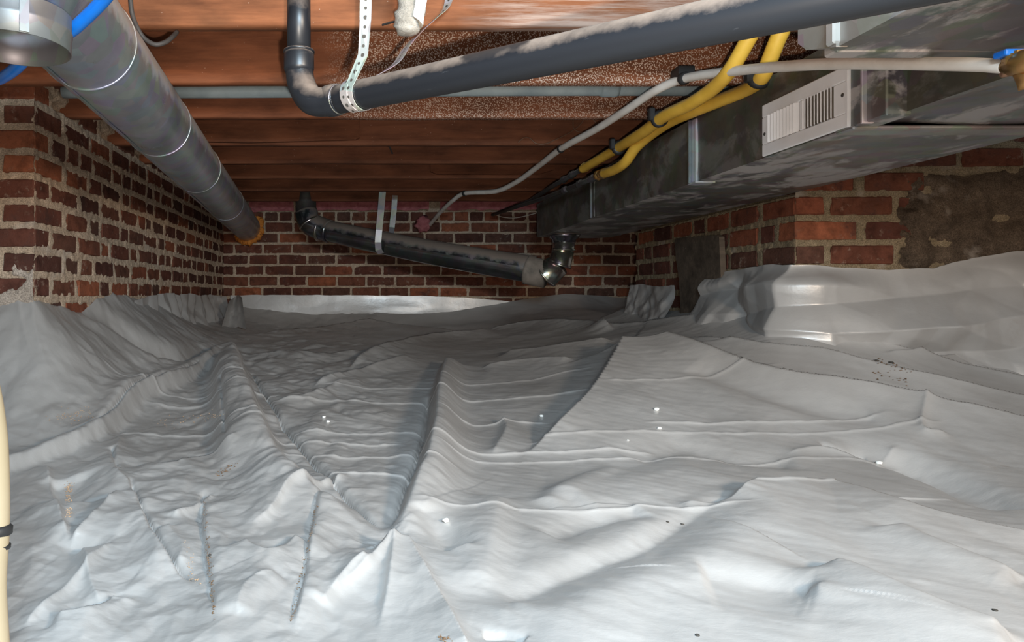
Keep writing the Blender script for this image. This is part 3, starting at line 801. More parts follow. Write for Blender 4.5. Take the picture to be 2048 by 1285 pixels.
tail = [p2 - uy * 0.02 + ux * 0.03, P(790, 128, 1.30), P(815, 92, 1.42), P(843, 62, 1.50), P(868, 40, 1.535), P(893, 14, 1.55), P(902, -25, 1.556)]
tail = catmull(tail, 6)
def tside(i):
    t = i / 36; return Vector((1, 0.2, 0.6)).lerp(Vector((0.55, -0.9, 0.1)), min(1, max(0, (t - 0.15) * 2))).lerp(Vector((1, 0, .4)), max(0, (t - .7) * 3.3))
strap(root, 'strap_tail', tail, tside, 0.0185, 0.0012, 'strap_steel', 0.0150, 0.0028)

# crumpled plastic-wrapped stub by the strap --------------------------------
root = empty('wrapped_stub', P(826, 30, 1.44), 'pale dusty stub wrapped in cloudy plastic hanging beside the strap tail', 'stub')
ptsw = [P(826, -70, 1.44), P(825, -20, 1.44), P(822, 20, 1.44), P(817, 42, 1.44), P(815, 58, 1.44), P(815, 69, 1.44)]
def wfun(i, a): return 1 + 0.10 * math.sin(3 * a + i) + 0.06 * math.sin(7 * a + 2 * i)
part('wrap_body', tube_mesh('wrap_body', catmull(ptsw, 5), [0.030] * 14 + [0.031, 0.031, 0.031, 0.030, 0.028, 0.027, 0.026, 0.025, 0.024, 0.022, 0.018, 0.010], 24, True, wfun), 'wrap', root, True)
bm = bmesh.new()
fl = [(835, -20), (858, -20), (850, 20), (846, 50), (838, 40), (826, 32)]
lo = [bm.verts.new(P(x, y, 1.405)) for x, y in fl]; hi = [bm.verts.new(P(x, y, 1.412)) for x, y in fl]
bm.faces.new(lo); bm.faces.new(hi[::-1])
for i in range(6): bm.faces.new((lo[(i + 1) % 6], lo[i], hi[i], hi[(i + 1) % 6]))
bmesh.ops.recalc_face_normals(bm, faces=bm.faces[:])
part('wrap_flap', bm_mesh('wrap_flap', bm), 'foam_bit', root)
part('nail', tube_mesh('nail', [P(765, 50, 1.55), P(800, 40, 1.50)], 0.0025, 8), 'iron', root)

# grey conduit -----------------------------------------------------------
root = empty('grey_conduit', P(340, 180, 2.2), 'blue-grey plastic conduit running along under the joists', 'conduit')
cpts = [Vector((x, 2.20, CZ + 0.669 + 0.004 * math.sin(x * 2))) for x in np.linspace(-1.0, 1.35, 30)]
part('conduit_body', tube_mesh('conduit_body', cpts, 0.0205, 24), 'conduit', root, True)
part('coupling', ring_mesh('coupling', Vector((0.78, 2.2, CZ + 0.672)), (1, 0, 0), 0.0205, 0.03, 0.003, 28), 'conduit', root, True)

# white water pipe -----------------------------------------------------------
root = empty('white_water_pipe', P(1368, 158, 1.9), 'long white flexible water pipe curving from the brass valve to the back wall', 'pipe')
wp = [P(2012, 134, 0.985), P(1960, 130, 1.02), P(1880, 128, 1.08), P(1780, 127, 1.18), P(1690, 127, 1.30), P(1580, 132, 1.47), P(1470, 142, 1.68), P(1370, 157, 1.90),
      P(1310, 182, 2.02), P(1250, 222, 2.2), P(1190, 260, 2.45), P(1122, 298, 2.80), P(1070, 338, 3.2), P(1030, 366, 3.5), P(990, 383, 3.75), P(930, 387, 4.03), P(905, 402, 4.2), P(880, 426, 4.5), P(858, 452, 4.84)]
part('pipe_body', tube_mesh('pipe_body', catmull(wp, 8), [0.0098 + 0.0030 * min(1, k / 60) for k in range(18 * 8 + 1)], 18), 'white_pipe', root, True)
def clip(root, c, ax, r, w=0.008, name='pipe_clip'):
    part(name, ring_mesh(name, c, ax, r, w, 0.004, 20), 'black_plastic', root, True)
clip(root, P(1368, 157, 1.905), P(1340, 168, 1.95) - P(1400, 152, 1.85), 0.0135, 0.012)
part('clip_foot', box_mesh('clip_foot', tuple(P(1362, 145, 1.905) + Vector((-.006, 0, -.01))), tuple(P(1378, 145, 1.93) + Vector((.006, .03, .012))), 0.002), 'black_plastic', root)
clip(root, P(1122, 298, 2.80), P(1100, 312, 2.9) - P(1150, 280, 2.7), 0.0128, 0.008)
clip(root, P(929, 387, 4.03), (1, -1, 0.0), 0.0132, 0.010)

# brass valve at the right edge
root = empty('brass_valve', P(2030, 130, 0.98), 'brass valve with a blue handle at the right edge of view', 'valve')
c = P(2012, 134, 0.985)
part('crimp_ring', ring_mesh('crimp_ring', c, (1, -.4, 0), 0.0105, 0.006, 0.004, 24), 'copper', root, True)
vb = P(2036, 128, 0.965)
part('valve_body', tube_mesh('valve_body', [c, c.lerp(vb, .25), c.lerp(vb, .3), c.lerp(vb, .6), c.lerp(vb, .65), vb + (vb - c) * 0.5, vb + (vb - c) * 2.2], [0.0105, 0.0105, 0.013, 0.013, 0.016, 0.018, 0.016], 24), 'brass', root, True)
part('bonnet', tube_mesh('bonnet', [P(2032, 132, .965), P(2034, 118, .965), P(2035, 112, .965), P(2035, 110, .965), P(2035, 104, .965)], [0.015, 0.0165, 0.0165, 0.0125, 0.012], 8), 'brass', root)
part('outlet', tube_mesh('outlet', [P(2040, 128, .965), P(2058, 160, .955), P(2062, 175, .955)], [0.012, 0.0135, 0.0135], 20), 'brass', root, True)
part('handle', box_mesh('handle', tuple(P(2012, 110, .96)), tuple(P(2090, 96, .96) + Vector((0, 0.022, 0))), 0.003, 2), 'blue_pipe', root)

# yellow gas lines -------------------------------------------------------------
def yel(px, py, Z): return P(px, py, Z)
ya = [P(1575, -30, 1.62), P(1530, 20, 1.62), P(1497, 78, 1.64), P(1462, 138, 1.70), P(1425, 178, 1.80), P(1380, 208, 1.92), P(1328, 233, 2.08), P(1290, 262, 2.25), P(1262, 280, 2.4), P(1238, 295, 2.55), P(1200, 318, 2.78), P(1165, 338, 3.0)]
root = empty('yellow_gas_line', ya[0], 'yellow flexible gas pipe passing straight through both black clamps to a cut end', 'pipe', 'yellow gas lines')
def corr(pts, r, seg=18):
    pts = [Vector(p) for p in pts]
    return tube_mesh('corrugated', pts, [r * (1 + 0.035 * (k % 2)) for k in range(len(pts))], seg)
part('hose', corr(catmull(ya, 16), 0.0185), 'yellow_pipe', root, True)
yb = [P(1610, -30, 1.60), P(1580, 30, 1.60), P(1556, 78, 1.62), P(1535, 130, 1.66), P(1521, 158, 1.70), P(1490, 181, 1.80), P(1440, 201, 1.915), P(1390, 221, 2.02), P(1340, 243, 2.165), P(1300, 270, 2.31), P(1272, 295, 2.41), P(1250, 325, 2.5), P(1228, 340, 2.62), P(1208, 347, 2.74)]
part('cut_collar', ring_mesh('cut_collar', P(1170, 335, 2.98), P(1165, 338, 3.0) - P(1200, 318, 2.78), 0.0185, 0.012, 0.003, 18), 'yellow_pipe', root, True)
root = empty('yellow_gas_line', yb[0], 'yellow flexible gas pipe that bends down the duct side to a brass nut', 'pipe', 'yellow gas lines')
part('hose', corr(catmull(yb, 16), 0.0185), 'yellow_pipe', root, True)
ax = yb[-1] - yb[-2]
for k, (t, r_) in enumerate(((0.0, 0.022), (0.28, 0.019), (0.55, 0.022))):
    part('brass_nut', ring_mesh('brass_nut', yb[-1] + ax * t, ax, r_ - 0.004, 0.012, 0.004, 8), 'brass', root)
# clamps
def gclamp(c, ax, r, label):
    root = empty('pipe_clamp', c, label, 'clamp', 'black clamps on the gas lines')
    part('clamp_ring', ring_mesh('clamp_ring', c, ax, r, 0.010, 0.007, 20), 'black_plastic', root, True)
    part('clamp_foot', box_mesh('clamp_foot', (c.x - 0.034, c.y - 0.010, c.z - 0.006), (c.x - 0.016, c.y + 0.010, c.z + 0.034), 0.003), 'black_plastic', root)
gclamp(P(1319, 238, 2.12), ya[6] - ya[5], 0.0195, 'black plastic clamp where the two yellow gas pipes cross')
gclamp(P(1238, 296, 2.55), ya[9] - ya[8], 0.0195, 'black plastic clamp on the gas pipe nearest the back wall')
gclamp(P(1518, 160, 1.71), yb[4] - yb[3], 0.0195, 'black plastic clamp below the white pipe near the register')
# dark iron gas lines to the back
def pipe1(name, pts, r, mat, label, cat, group=None, sub=6, seg=12):
    return tag(link(name, tube_mesh(name, catmull(pts, sub), r, seg), mat, None, True), label, cat, group)
root = empty('iron_gas_line', P(1160, 342, 3.02), 'thin dark iron gas pipe continuing from the cut yellow line, upper one', 'pipe', 'dark gas lines')
part('pipe_body', tube_mesh('pipe_body', [P(1163, 339, 3.02), P(1105, 373, 3.5), P(1060, 402, 4.0), P(1000, 424, 4.6)], 0.011, 14), 'iron', root, True)
for t in (1145, 1128):
    q = P(t, 339 + (1163 - t) * 0.59, 3.02 + (1163 - t) / 58 * .48); part('fitting', ring_mesh('fitting', q, (-.3, 1, -.2), 0.011, 0.018, 0.006, 8), 'iron', root)
root = empty('iron_gas_line', P(1195, 352, 2.85), 'thin dark iron gas pipe continuing from the brass nut, lower one', 'pipe', 'dark gas lines')
part('pipe_body', tube_mesh('pipe_body', [P(1204, 349, 2.77), P(1150, 372, 3.1), P(1090, 396, 3.6), P(1040, 412, 4.1), P(985, 430, 4.7)], 0.011, 14), 'iron', root, True)
for t in (1185, 1160, 1130):
    q = P(t, 349 + (1204 - t) * 0.42, 2.77 + (1204 - t) / 54 * .33); part('fitting', ring_mesh('fitting', q, (-.3, 1, -.2), 0.011, 0.018, 0.006, 8), 'iron', root)

# blue water pipe --------------------------------------------------------------
bp = [P(238, -40, 0.95), P(205, 2, 0.985), P(165, 42, 1.02), P(135, 66, 1.045), P(66, 104, 1.075), P(30, 138, 1.12), P(-5, 160, 1.18), P(-60, 180, 1.25)]
pipe1('blue_water_pipe', bp, 0.0098, 'blue_pipe', 'bright blue water pipe looping behind the open duct collar', 'pipe', sub=10, seg=16)
bp2 = [P(100, -40, 0.87), P(60, -12, 0.86), P(20, -4, 0.85), P(-10, 12, 0.85), P(-60, 40, 0.85)]

# cables ---------------------------------------------------------------------------
pipe1('black_cable', [P(258, -40, 1.45), P(261, 0, 1.46), P(265, 30, 1.47), P(276, 58, 1.49), P(290, 78, 1.5), P(310, 89, 1.5), P(330, 85, 1.51), P(345, 74, 1.53), P(354, 64, 1.56)], 0.0052, 'cable_black', 'black cable looping down beside the top of the round duct', 'cable')
jf = JZ[3] - 0.006
pipe1('thin_wire', [P(1036, 285, jf), P(1048, 276, jf), P(1060, 277, jf), P(1072, 287, jf), P(1090, 288, jf), P(1110, 280, jf), P(1140, 265, jf), P(1160, 250, jf), P(1168, 238, jf)], 0.0022, 'cable_brown', 'thin brown wire wandering along the joist left of the white pipe', 'wire', seg=6)
pipe1('thin_wire', [P(1146, 240, jf), P(1147, 255, jf), P(1155, 263, jf), P(1175, 264, jf), P(1192, 250, jf), P(1186, 238, jf)], 0.0022, 'cable_brown', 'small looped wire hanging above the white pipe', 'wire', seg=6)
pipe1('thin_wire', [P(985, 426, 4.78), P(1003, 434, 4.75), P(1030, 436, 4.7), P(1060, 430, 4.6), P(1085, 422, 4.5)], 0.003, 'white_pipe', 'thin pale wire drooping in front of the back wall bricks', 'wire', seg=6)
pipe1('bent_nail', [P(775, 292, JZ[4] - .012), P(779, 294, JZ[4] - .02), P(785, 308, JZ[4] - .025)], 0.004, 'iron', 'small bent dark nail sticking out of a middle joist', 'nail', seg=8)

# ------------------------------------------------------------------ dark sloping pipe at the back
root = empty('sloping_vent_pipe', P(620, 440, 4.5), 'dark shiny metal vent pipe sloping across the back wall', 'pipe')
v0 = P(612, 380, 4.52); v1 = P(612, 424, 4.50); v2 = P(620, 447, 4.48); v3 = P(648, 460, 4.46)
b0 = P(652, 462, 4.45); b1 = P(1068, 540, 3.95)
bd = (b1 - b0).normalized()
part('stack', tube_mesh('stack', [v0 + Vector((0, 0, .1)), v1], 0.068, 32), 'iron', root, True)
part('top_elbow', tube_mesh('top_elbow', catmull([v1, v2, v3, b0 + bd * .03], 6), 0.0765, 32), 'pipe_dark', root, True)
part('elbow_ring', ring_mesh('elbow_ring', v2, v3 - v1 + Vector((0, 0, -.08)), 0.0765, 0.008, 0.004, 40), 'chrome_worn', root, True)
part('elbow_ring', ring_mesh('elbow_ring', b0 - bd * .045, bd, 0.0765, 0.008, 0.004, 40), 'chrome_worn', root, True)
bp_ = [b0 + (b1 - b0) * k / 30 + Vector((0, 0, -0.012 * math.sin(math.pi * k / 30))) for k in range(31)]
part('pipe_run', tube_mesh('pipe_run', bp_, [0.071 + 0.009 * k / 30 for k in range(31)], 40), 'pipe_dark', root, True)
# gored elbow rising to the trunk duct
gores = [P(1056, 541, 3.96), P(1092, 549, 3.91), P(1118, 530, 3.87), P(1127, 500, 3.86), P(1128, 470, 3.86)]
mats = ['grey_dark', 'chrome_worn', 'chrome_worn', 'chrome_worn']
rad = [0.084, 0.080, 0.066, 0.060, 0.064]
g = [gores[0], gores[1]]
for k in range(4):
    a_, b_ = gores[k], gores[k + 1]; d_ = (b_ - a_).normalized()
    part('elbow_gore', tube_mesh('elbow_gore', [a_ - d_ * .006, a_ + d_ * .004, b_ + d_ * .004], [rad[k] + 0.003, rad[k], rad[k + 1]], 32), mats[k], root, True)
    if k: part('gore_bead', ring_mesh('gore_bead', a_, d_, rad[k], 0.006, 0.005, 32), 'chrome_worn', root, True)
part('takeoff_collar', tube_mesh('takeoff_collar', [P(1128, 486, 3.86), P(1128, 480, 3.86), P(1128, 476, 3.86), P(1128, 469, 3.86)], [0.064, 0.068, 0.082, 0.094], 32), 'pipe_dark', root, True)

# strap hangers for it
root = empty('strap_hanger', P(760, 385, 4.2), 'flat metal hanger strap in front of the sloping vent pipe', 'strap', 'hangers of the sloping pipe')
zj = JZ[7] - 0.004
c = b0 + (b1 - b0) * 0.262
hp = [P(765, 384, 4.02), P(762, 420, 4.10), P(758, 460, 4.16), P(756, 485, 4.18), P(757, 500, 4.21), P(762, 507, 4.25), P(772, 507, 4.33)]
strap(root, 'strap_band', hp, lambda i: (1, 0, 0.15), 0.040, 0.002, 'strap_steel', None)
root = empty('strap_hanger', P(788, 391, 4.44), 'shorter flat metal hanger strap behind the sloping vent pipe', 'strap', 'hangers of the sloping pipe')
strap(root, 'strap_band', [P(790, 391, zj), P(788, 420, 4.45), P(784, 455, 4.47), P(780, 490, 4.44)], lambda i: (1, 0, 0.1), 0.036, 0.002, 'galv_clean', None)

# ------------------------------------------------------------------ board leaning on the right pier
def wall_pt(px, py, X): Z = F * X / (px - VX); return P(px, py, Z)
ol = [(1349, 482), (1352, 477), (1432, 470), (1438, 474), (1441, 540), (1443, 600), (1441, 660), (1362, 665), (1361, 620), (1358, 560), (1352, 520)]
bm = bmesh.new()
fr = [bm.verts.new(wall_pt(x, y, 1.408)) for x, y in ol]; bk = [bm.verts.new(v.co + Vector((0.022, 0, 0))) for v in fr]
bm.faces.new(fr); bm.faces.new(bk[::-1])
for i in range(len(ol)): bm.faces.new((fr[(i + 1) % len(ol)], fr[i], bk[i], bk[(i + 1) % len(ol)]))
bmesh.ops.recalc_face_normals(bm, faces=bm.faces[:])
tag(link('access_board', bm_mesh('access_board', bm), 'board_dark'), 'dark weathered board covering a hole in the right brick pier', 'board')

# ------------------------------------------------------------------ plastic ground sheet
def unproject(px, py, amp=0.0):
    """pixel ray meets the raised ground"""
    Z = 2.0
    lo, hi = 0.3, 4.85
    for _ in range(40):
        Z = (lo + hi) / 2
        h = (VY - py) / F * Z; g = float(base_ground((px - VX) / F * Z, Z)) + amp
        if h > g: lo = Z
        else: hi = Z
    return ((px - VX) / F * Z, Z)

NR, NC = 1300, 800
tz = np.linspace(0, 1, NR); Zr = 0.42 * (4.84 / 0.42) ** tz
pxs = np.linspace(-330, 2420, NC); tanx = (pxs - VX) / F
ZZ = np.repeat(Zr[:, None], NC, 1); XX = tanx[None, :] * ZZ
Hh = base_ground(XX, ZZ)
# left wall drape
dl = np.hypot(np.maximum(XX - XL, 0), np.maximum(ZL - ZZ, 0))
fade = 1 - sstep(3.3, 4.0, ZZ)
topl = -0.012 + 0.02 * np.sin(ZZ * 5.0) + 0.012 * fbm(ZZ * 3, ZZ * 0, 5, 2)
rise = np.clip(1 - dl / 0.50, 0, 1) ** 1.8
Hh += rise * np.maximum(topl - Hh, 0) * (0.35 + 0.65 * fade)
# right pier and back wall drape
inr = np.hypot(np.maximum(XR - XX, 0), np.maximum(ZR0 - ZZ, 0)) + 10 * (ZZ > ZR1 + .1)
Hh += np.clip(1 - inr / 0.22, 0, 1) ** 2 * 0.06
Hh += np.clip((ZZ - 4.55) / 0.3, 0, 1) ** 2 * 0.09
base_soft = Hh.copy()

def ridge(pts, wl, wr, shape=1.0, tap=(0.12, 0.12)):
    """pts: (px, py, amp); wl / wr half widths (m) left and right of the travel direction"""
    global Hh
    W = [unproject(p[0], p[1], max(p[2], 0.0)) for p in pts]; am = [p[2] for p in pts]
    # densify
    q = catmull([Vector((a[0], a[1], h)) for a, h in zip(W, am)], 5)
    L = [0.0]
    for i in range(1, len(q)): L.append(L[-1] + (q[i].xy - q[i - 1].xy).length)
    tot = L[-1]; wmax = max(wl, wr) * 4.5
    x0 = min(p.x for p in q) - wmax; x1 = max(p.x for p in q) + wmax; y0 = min(p.y for p in q) - wmax; y1 = max(p.y for p in q) + wmax
    r0, r1 = np.searchsorted(Zr, y0), np.searchsorted(Zr, y1)
    if r1 <= r0: return
    X = XX[r0:r1]; Z = ZZ[r0:r1]; cols = np.where(((X > x0) & (X < x1)).any(0))[0]
    if len(cols) == 0: return
    c0, c1 = cols[0], cols[-1] + 1; X = X[:, c0:c1]; Z = Z[:, c0:c1]
    best = np.full(X.shape, 1e9); sw = np.zeros(X.shape); sa = np.zeros(X.shape); sv = np.zeros(X.shape)
    for i in range(len(q) - 1):
        a, b = q[i], q[i + 1]; dx, dy = b.x - a.x, b.y - a.y; l2 = dx * dx + dy * dy + 1e-12
        t = np.clip(((X - a.x) * dx + (Z - a.y) * dy) / l2, 0, 1)
        ex = X - (a.x + t * dx); ez = Z - (a.y + t * dy); d = ex * ex + ez * ez
        best = np.minimum(best, d)
        s_ = (L[i] + t * math.sqrt(l2)) / tot
        av = (a.z + (b.z - a.z) * t) * sstep(0, max(tap[0], 1e-3), s_) * sstep(0, max(tap[1], 1e-3), 1 - s_)
        wgt = (d + 4e-6) ** -3
        sw += wgt; sa += wgt * av; sv += wgt * np.where(dx * ez - dy * ex > 0, wl, wr)
    d = np.sqrt(best)
    Hh[r0:r1, c0:c1] += sa / sw * np.exp(-(d / (sv / sw)) ** shape)

# big folds -----------------------------------------------------------------
G, E = 2.0, 1.0          # rounded roll / sharp edge profile
def crevice(pts, depth=0.016, wdt=0.006): ridge([(x, y, -depth * 1.3) for x, y in pts], wdt * .62, wdt * .62, 1.0, (.1, .1))
# rolled fold at left
ridge([(-40, 930, .03), (20, 912, .035), (120, 878, .04), (200, 842, .045), (270, 790, .05), (340, 760, .05), (400, 730, .045), (440, 702, .04)], .060, .020, G, (.02, .1))
crevice([(20, 928), (120, 896), (210, 862), (282, 812), (345, 782), (405, 748)], .022, .010)
ridge([(60, 800, -.01), (200, 768, -.035), (300, 757, -.05), (380, 740, -.055), (425, 712, -.04)], .05, .045, G)
# tent fold from the peak down to the pinch
ridge([(465, 688, .07), (480, 740, .075), (512, 820, .07), (560, 905, .05), (640, 985, .03), (770, 1068, .012)], .028, .085, G, (.03, .1))
crevice([(500, 745), (545, 815), (600, 890), (660, 960), (720, 1020), (776, 1068)], .022, .008)
ridge([(440, 715, .045), (446, 780, .045), (452, 860, .03), (470, 930, .02)], .075, .03, G)
crevice([(440, 790), (446, 850), (452, 905)], .014, .007)
# steep fold in the middle
ridge([(895, 712, .05), (880, 760, .07), (874, 830, .07), (860, 900, .055), (828, 980, .04), (792, 1068, .022)], .060, .022, G, (.04, .06))
crevice([(856, 790), (850, 850), (832, 920), (804, 990), (780, 1066)], .020, .012)
# diagonal ridge and the raised sheet to its right
ridge([(1245, 678, .09), (1200, 745, .085), (1130, 822, .065), (1080, 865, .04), (1030, 915, .015)], .26, .012, E, (.02, .3))
ridge([(1242, 676, .05), (1400, 702, .045), (1560, 742, .045), (1770, 772, .045), (2048, 832, .045), (2250, 880, .045)], .014, .11, E, (.02, .02))
ridge([(1190, 650, .03), (1300, 641, .03), (1440, 641, .028), (1600, 662, .028), (1790, 692, .028), (2048, 752, .03), (2200, 790, .03)], .014, .06, E, (.05, .02))
ridge([(1340, 678, .022), (1500, 690, .026), (1650, 702, .026), (1800, 737, .028), (1960, 768, .028), (2100, 800, .028)], .014, .05, E, (.08, .02))
ridge([(1760, 706, .014), (1850, 712, .018), (1940, 720, .018), (2048, 745, .014)], .012, .03, E)
crevice([(1600, 672), (1720, 690), (1850, 712), (2048, 765)], .012, .008)
# foreground right
ridge([(1350, 1014, .008), (1460, 1004, .015), (1515, 970, .030), (1580, 963, .036), (1660, 961, .036), (1800, 999, .036), (1930, 1030, .03), (2100, 1060, .025)], .010, .16, 1.3, (.05, .05))
ridge([(1520, 976, .02), (1440, 1016, .022), (1300, 1092, .022), (1120, 1168, .02), (960, 1240, .016)], .10, .05, G)
ridge([(1480, 1000, -.02), (1380, 1054, -.028), (1295, 1105, -.03), (1142, 1156, -.028), (981, 1232, -.018)], .065, .03, G)
crevice([(964, 1268), (1010, 1274), (1053, 1287)], .02, .006)
ridge([(1640, 1120, .02), (1720, 1140, .03), (1850, 1195, .034), (2048, 1255, .03)], .03, .14, G)
ridge([(1395, 1165, -.014), (1560, 1186, -.020), (1640, 1205, -.012)], .03, .08, G)
ridge([(1660, 900, -.012), (1800, 925, -.036), (1920, 965, -.04), (2048, 1020, -.04)], .05, .05, G)
ridge([(1120, 1000, .012), (1280, 960, .016), (1420, 940, .01)], .06, .12, G)
ridge([(1860, 800, .012), (1845, 860, .016), (1905, 872, .012)], .012, .016, E)
crevice([(1640, 898), (1690, 903), (1735, 908)], .018, .016)
ridge([(1570, 908, .008), (1650, 897, .012), (1740, 908, .012), (1800, 892, .008)], .02, .016, E)
ridge([(1260, 930, -.012), (1360, 905, -.02), (1480, 925, -.018), (1600, 930, -.012)], .06, .04, G)
ridge([(1380, 760, -.016), (1500, 790, -.024), (1650, 830, -.022), (1780, 850, -.012)], .07, .05, G)
ridge([(1780, 1060, .012), (1900, 1100, .02), (2048, 1150, .016)], .02, .06, G)
ridge([(1080, 1010, .010), (1160, 960, .014), (1240, 935, .008)], .03, .04, G)
ridge([(1090, 1080, -.012), (1180, 1050, -.018), (1290, 1035, -.012)], .04, .03, G)
# far folds
ridge([(690, 728, .03), (760, 692, .045), (860, 666, .055), (950, 660, .045), (1010, 655, .03)], .016, .12, E)
ridge([(490, 664, .03), (620, 655, .035), (740, 641, .04), (940, 658, .03)], .016, .1, E)
ridge([(950, 662, .03), (1060, 640, .05), (1170, 640, .05), (1230, 648, .04)], .016, .12, E)
ridge([(440, 708, .02), (560, 706, .03), (640, 704, .035), (730, 700, .02)], .016, .12, E)
ridge([(1000, 700, .03), (1120, 690, .03), (1230, 672, .03)], .016, .09, E)
ridge([(620, 770, .02), (680, 745, .028), (760, 725, .028), (830, 712, .02)], .02, .06, E)
ridge([(550, 800, .012), (620, 790, .016), (690, 760, .012)], .02, .04, E)
ridge([(960, 735, .015), (1040, 722, .02), (1150, 718, .015)], .016, .06, E)
ridge([(1000, 828, .018), (1012, 850, .018), (985, 905, .012)], .05, .014, E)
# pinch and the folds fanning out below it
ridge([(786, 1078, .02), (745, 1118, .018), (690, 1160, .012), (640, 1190, .006)], .010, .035, E, (.03, .3))
crevice([(784, 1074), (760, 1100), (735, 1126)], .016, .006)
ridge([(790, 1082, .018), (775, 1170, .014), (752, 1250, .008)], .03, .010, E, (.03, .3))
ridge([(812, 1078, .016), (850, 1135, .02), (888, 1194, .02), (923, 1255, .02), (945, 1300, .018)], .010, .05, E, (.03, .1))
ridge([(844, 1037, -.012), (885, 1075, -.02), (923, 1112, -.012)], .03, .03, G)
ridge([(1000, 985, .012), (982, 1050, .018), (968, 1120, .016), (955, 1180, .01)], .03, .06, G)
# crumpled foreground left
ridge([(245, 860, .012), (228, 925, .018), (235, 950, .018), (262, 972, .016), (290, 1048, .018), (330, 1108, .016), (392, 1170, .012)], .010, .05, E)
crevice([(225, 905), (232, 950)], .016, .008); crevice([(260, 968), (286, 1030), (328, 1105), (352, 1138), (393, 1170)], .016, .006)
crevice([(408, 985), (402, 1040), (408, 1100), (416, 1160), (430, 1240)], .011, .009)
ridge([(412, 985, .014), (408, 1040, .016), (416, 1120, .014), (436, 1240, .01)], .05, .008, E)
crevice([(636, 1002), (616, 1091), (609, 1160), (595, 1197), (578, 1249)], .010, .010)
ridge([(642, 1000, .012), (622, 1091, .014), (602, 1197, .012), (584, 1249, .01)], .04, .008, E)
ridge([(700, 945, .010), (629, 966, .018), (581, 985, .018), (540, 1026, .014), (496, 1052, .008)], .008, .060, E)
ridge([(427, 982, .012), (395, 1002, .016), (342, 1030, .012)], .008, .05, E)
ridge([(92, 920, .016), (112, 1000, .020), (137, 1078, .018)], .008, .05, E)
ridge([(137, 1080, .018), (185, 1035, .022), (239, 985, .020)], .008, .06, E)
ridge([(130, 960, -.014), (145, 1020, -.02)], .05, .05, G)
ridge([(164, 1088, .012), (178, 1150, .014), (202, 1201, .008)], .04, .008, E)
ridge([(225, 1085, .012), (110, 1185, .014), (40, 1250, .012)], .010, .04, E)
ridge([(330, 1050, .010), (365, 1090, .014), (352, 1130, .01)], .03, .03, E)
ridge([(480, 1090, .010), (540, 1110, .016), (600, 1075, .012)], .008, .05, E)
ridge([(100, 1240, .01), (180, 1215, .016), (235, 1180, .01)], .008, .04, E)
ridge([(290, 920, .012), (330, 926, .018), (400, 905, .018), (480, 900, .012)], .008, .06, E)
ridge([(640, 1200, .01), (700, 1140, .014), (740, 1125, .01)], .04, .01, E)
ridge([(470, 1230, .01), (500, 1170, .014), (560, 1150, .01)], .03, .03, E)
# drape along the left wall
ridge([(100, 650, .02), (150, 690, .025), (200, 735, .015)], .012, .05, E)
ridge([(262, 640, .02), (280, 690, .03), (330, 700, .02)], .03, .010, E)
ridge([(140, 615, .02), (160, 640, .025), (200, 660, .025), (262, 662, .02)], .02, .04, E)
ridge([(10, 640, .015), (16, 720, .015), (28, 800, .015), (90, 845, .012)], .006, .009, E, (.02, .1))
ridge([(38, 640, .010), (40, 740, .010), (60, 810, .010), (110, 845, .008)], .005, .006, E, (.02, .1))

# packing creases: fine raised lines at nearly constant depth, riding over the folds -----------------
def crease(px0, px1, py, amp=0.006, wdt=0.005, seed=0):
    global Hh
    x0, z0 = unproject((px0 + px1) / 2, py, 0.01)
    xa = (px0 - VX) / F * z0; xb = (px1 - VX) / F * z0
    r0, r1 = np.searchsorted(Zr, z0 - 0.12), np.searchsorted(Zr, z0 + 0.12)
    X = XX[r0:r1]; Z = ZZ[r0:r1]
    zc = z0 + 0.02 * perlin(X * 2.2, X * 0 + seed, 300 + seed) + 0.006 * perlin(X * 9, X * 0 + seed, 330 + seed)
    m = sstep(xa - .03, xa + .05, X) * sstep(xb + .03, xb - .05, X)
    Hh[r0:r1] += amp * m * np.exp(-np.abs(Z - zc) / wdt)
for k, (a, b, y) in enumerate([(540, 1170, 800), (1210, 1560, 770), (230, 530, 868), (590, 870, 858), (885, 1100, 842), (1060, 1880, 872), (560, 1300, 905), (880, 1800, 918),
                               (640, 900, 945), (840, 1500, 1020), (470, 800, 880), (300, 520, 815), (1300, 1760, 850), (1480, 1900, 990), (200, 430, 800), (640, 1180, 770), (440, 560, 790)]):
    crease(a, b, y, 0.0048 if k % 2 else 0.0066, 0.0034 if k % 3 else 0.0046, k)
# crumples -------------------------------------------------------------------------------------------
near = sstep(2.6, 1.0, ZZ)
leftm = 0.28 + 0.72 * sstep(0.30, -0.20, XX)
Hh += 0.020 * leftm * crumple(XX * 5.4, ZZ * 4.2, 1) * (0.7 + 0.3 * near)
Hh += 0.012 * leftm * crumple(XX * 11, ZZ * 8, 2)
Hh += 0.010 * fbm(XX * 1.6, ZZ * 1.3, 3, 2)
Hh += 0.0055 * leftm * crumple(XX * 19, ZZ * 15, 8)
Hh += 0.0020 * leftm * crumple(XX * 29 + 0.5 * ZZ, ZZ * 24, 4)
Hh += 0.0006 * perlin(XX * 14 + ZZ * 9, ZZ * 46 + XX * 20, 6)
sheet = link('ground_sheet', grid_mesh('ground_sheet', np.stack([XX, ZZ, CZ + Hh], -1)), 'tarp', None, True)
tag(sheet, 'large wrinkled silver-grey plastic sheet covering the crawlspace ground', 'plastic sheet')
def sheet_h(X, Z):
    r = int(np.clip(np.searchsorted(Zr, Z), 1, NR - 1)); c_ = int(np.clip(np.searchsorted(tanx, X / Z), 1, NC - 1)); return float(Hh[r, c_])

